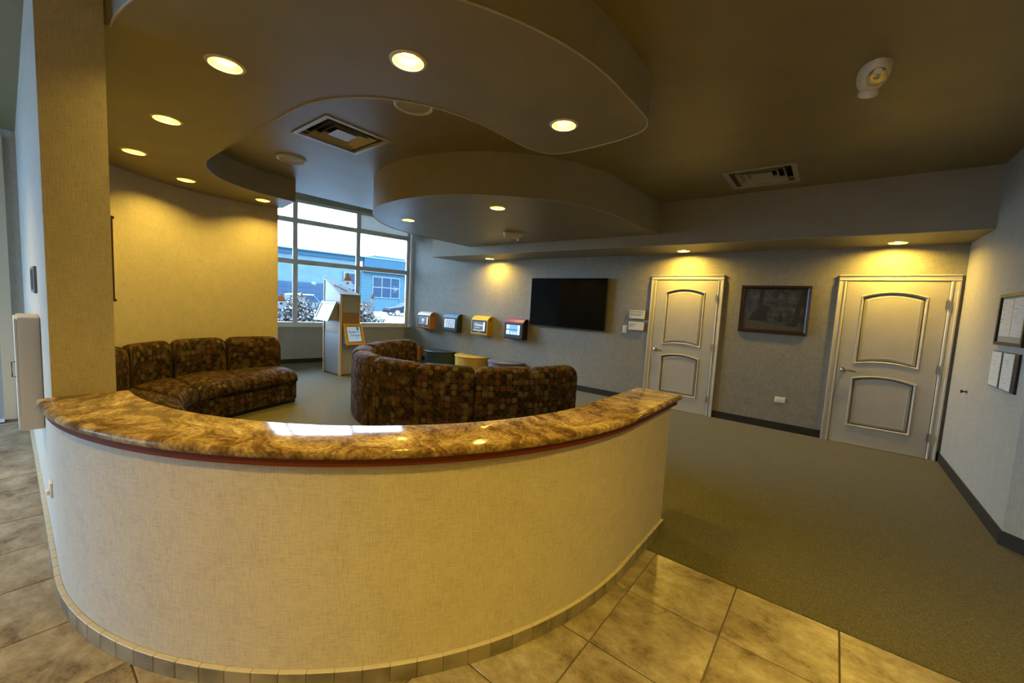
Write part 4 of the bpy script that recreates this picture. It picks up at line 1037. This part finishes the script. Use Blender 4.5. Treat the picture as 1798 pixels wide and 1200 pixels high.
def car(loc, rz, col, snow, lab, name='car', H=1.45, Ln=4.5, wagon=False):
    t = thing(name, lab, 'car', loc, rz)
    mc = mat(name+'_paint', col, .5, spec=.08); h = Ln/2
    if wagon: body = [(-h, .35), (-h, 1.0), (-h+.25, 1.05), (-h+.55, H-.06), (-h+.9, H), (h-1.9, H), (h-1.25, 1.08), (h-.1, .95), (h, .75), (h, .35)]
    else: body = [(-h, .35), (-h, .85), (-h+.7, .95), (-h+1.35, H-.05), (-h+1.9, H), (h-2.1, H-.02), (h-1.3, .98), (h-.15, .82), (h, .6), (h, .35)]
    def prof(P, w_, y0=None): return loft([[(x, y, z) for x, z in P] for y in (-w_, w_)])
    recalc(obj('car_body', prof(body, .88), mc, t, local=True))
    cab = [(x*.965, z) for x, z in body if z > .97]
    cab = [(cab[0][0]+.05, 1.02)]+[(x*.96, z-.06) for x, z in cab[1:-1]]+[(cab[-1][0]-.06, 1.02)]
    recalc(obj('side_window', prof(cab, .89), m_b4, t, local=True))
    for sx_ in (-h+.85, h-.85):
        for sy_ in (-.84, .84):
            Mw = Matrix.Translation((sx_, sy_, .33)) @ Matrix.Rotation(PI/2, 4, 'X')
            wh = obj('wheel', xf(lathe([(.20, -.10), (.33, -.09), (.33, .09), (.20, .10)], 20), Mw), m_black, t, local=True)
            obj('hub_cap', xf(lathe([(.21, -.105), (.21, .105)], 14), Mw), m_chrome, wh, local=True)
    if snow:
        top = [(x, z) for x, z in body if z > H-.08]
        obj('snow_layer', loft([[(x, y, z+dz) for dz in (0,) for x, z in top]+[(x, y, z+.07) for x, z in top[::-1]] for y in (-.86, .86)]), mat('fresh_snow', (.8, .83, .86), .9), t, local=True)
    return t
rzb = math.atan2(bd.y, bd.x)
car((-37.2, 27.6, -.3), rzb+PI, (.003, .005, .009), False, 'black car parked outside beyond the right window pane', 'car')
car((-44.2, 20.0, -.3), rzb, (.035, .05, .065), True, 'snow-dusted estate car parked beyond the hedge, seen through the left panes', 'car', H=1.75, Ln=4.8, wagon=True)
def shrub(cx, cy, rx, ry, z1, n, lab, dark):
    t = thing('shrub', lab, 'shrub', (cx, cy, -.3), 0, 'snowy shrubs outside the window')
    rnd = random.Random(int(cx*100)+n)
    V1, F1, V2, F2 = [], [], [], []
    V3, F3 = [], []
    for i in range(34):
        a = rnd.uniform(0, 2*PI); rr_ = rnd.uniform(.3, 1)
        e = (rx*rr_*math.cos(a), ry*rr_*math.sin(a), (z1+.3)*rnd.uniform(.6, .98))
        tb = tube([(0, 0, 0), (e[0]*.4, e[1]*.4, e[2]*.55), e], .012, 5); k = len(V3); V3 += tb[0]; F3 += [tuple(q+k for q in f_) for f_ in tb[1]]
    for i in range(n):
        a = rnd.uniform(0, 2*PI); el = math.acos(rnd.uniform(-.2, 1)); rad = rnd.uniform(.55, 1.0)
        x = rx*rad*math.sin(el)*math.cos(a); y = ry*rad*math.sin(el)*math.sin(a); z = (z1+.3)*(.5+.5*rad*math.cos(el))*rnd.uniform(.93, 1)
        s_ = rnd.uniform(.014, .034); q = Matrix.Rotation(rnd.uniform(0, 6), 4, (rnd.random()-.5, rnd.random()-.5, rnd.random()-.3)) 
        P_ = [Vector((x, y, z))+q @ Vector(v_) for v_ in ((-s_, -s_*.6, 0), (s_, -s_*.6, 0), (s_, s_*.6, .01), (-s_, s_*.6, .01))]
        snow = rnd.random() < (.42 if not dark else .16)
        VV, FF = (V2, F2) if snow else (V1, F1); k = len(VV)
        VV += [tuple(p) for p in P_]; FF.append((k, k+1, k+2, k+3))
    obj('branches', (V3, F3), mat('twig_bark', (.035, .022, .014), .9), t, local=True)
    o1 = obj('foliage', (V1, F1), grain(mat('winter_leaves', (.12, .10, .07), .9), [(.018, .012, .007), (.05, .035, .021), (.10, .07, .045)], scale=9), t, local=True); o1['kind'] = 'stuff'
    o2_ = obj('snow_on_leaves', (V2, F2), mat('leaf_snow', (.22, .25, .28), .9), t, local=True); o2_['kind'] = 'stuff'
for (s_, off, rx, ry, z1, n, lab, dk) in [
    (3.05, -1.15, .60, .38, 1.52, 8000, 'snow-covered shrub outside the narrow left window pane', 0),
    (2.30, -1.35, .60, .36, 1.54, 8000, 'snow-covered shrub outside behind the kiosk tablet, middle pane', 0),
    (1.62, -1.25, .55, .33, 1.44, 7000, 'brown leafy shrub with snow directly behind the kiosk, outside', 1),
    (.80, -1.30, .66, .42, 1.42, 8000, 'brown twiggy shrub with snow outside the right window pane', 1),
    (.10, -1.6, .65, .33, .98, 4500, 'low snowy shrub outside the lower right corner of the window', 0)]:
    p = wp(s_, off, 0); shrub(p[0], p[1], rx, ry, z1, n, lab, dk)
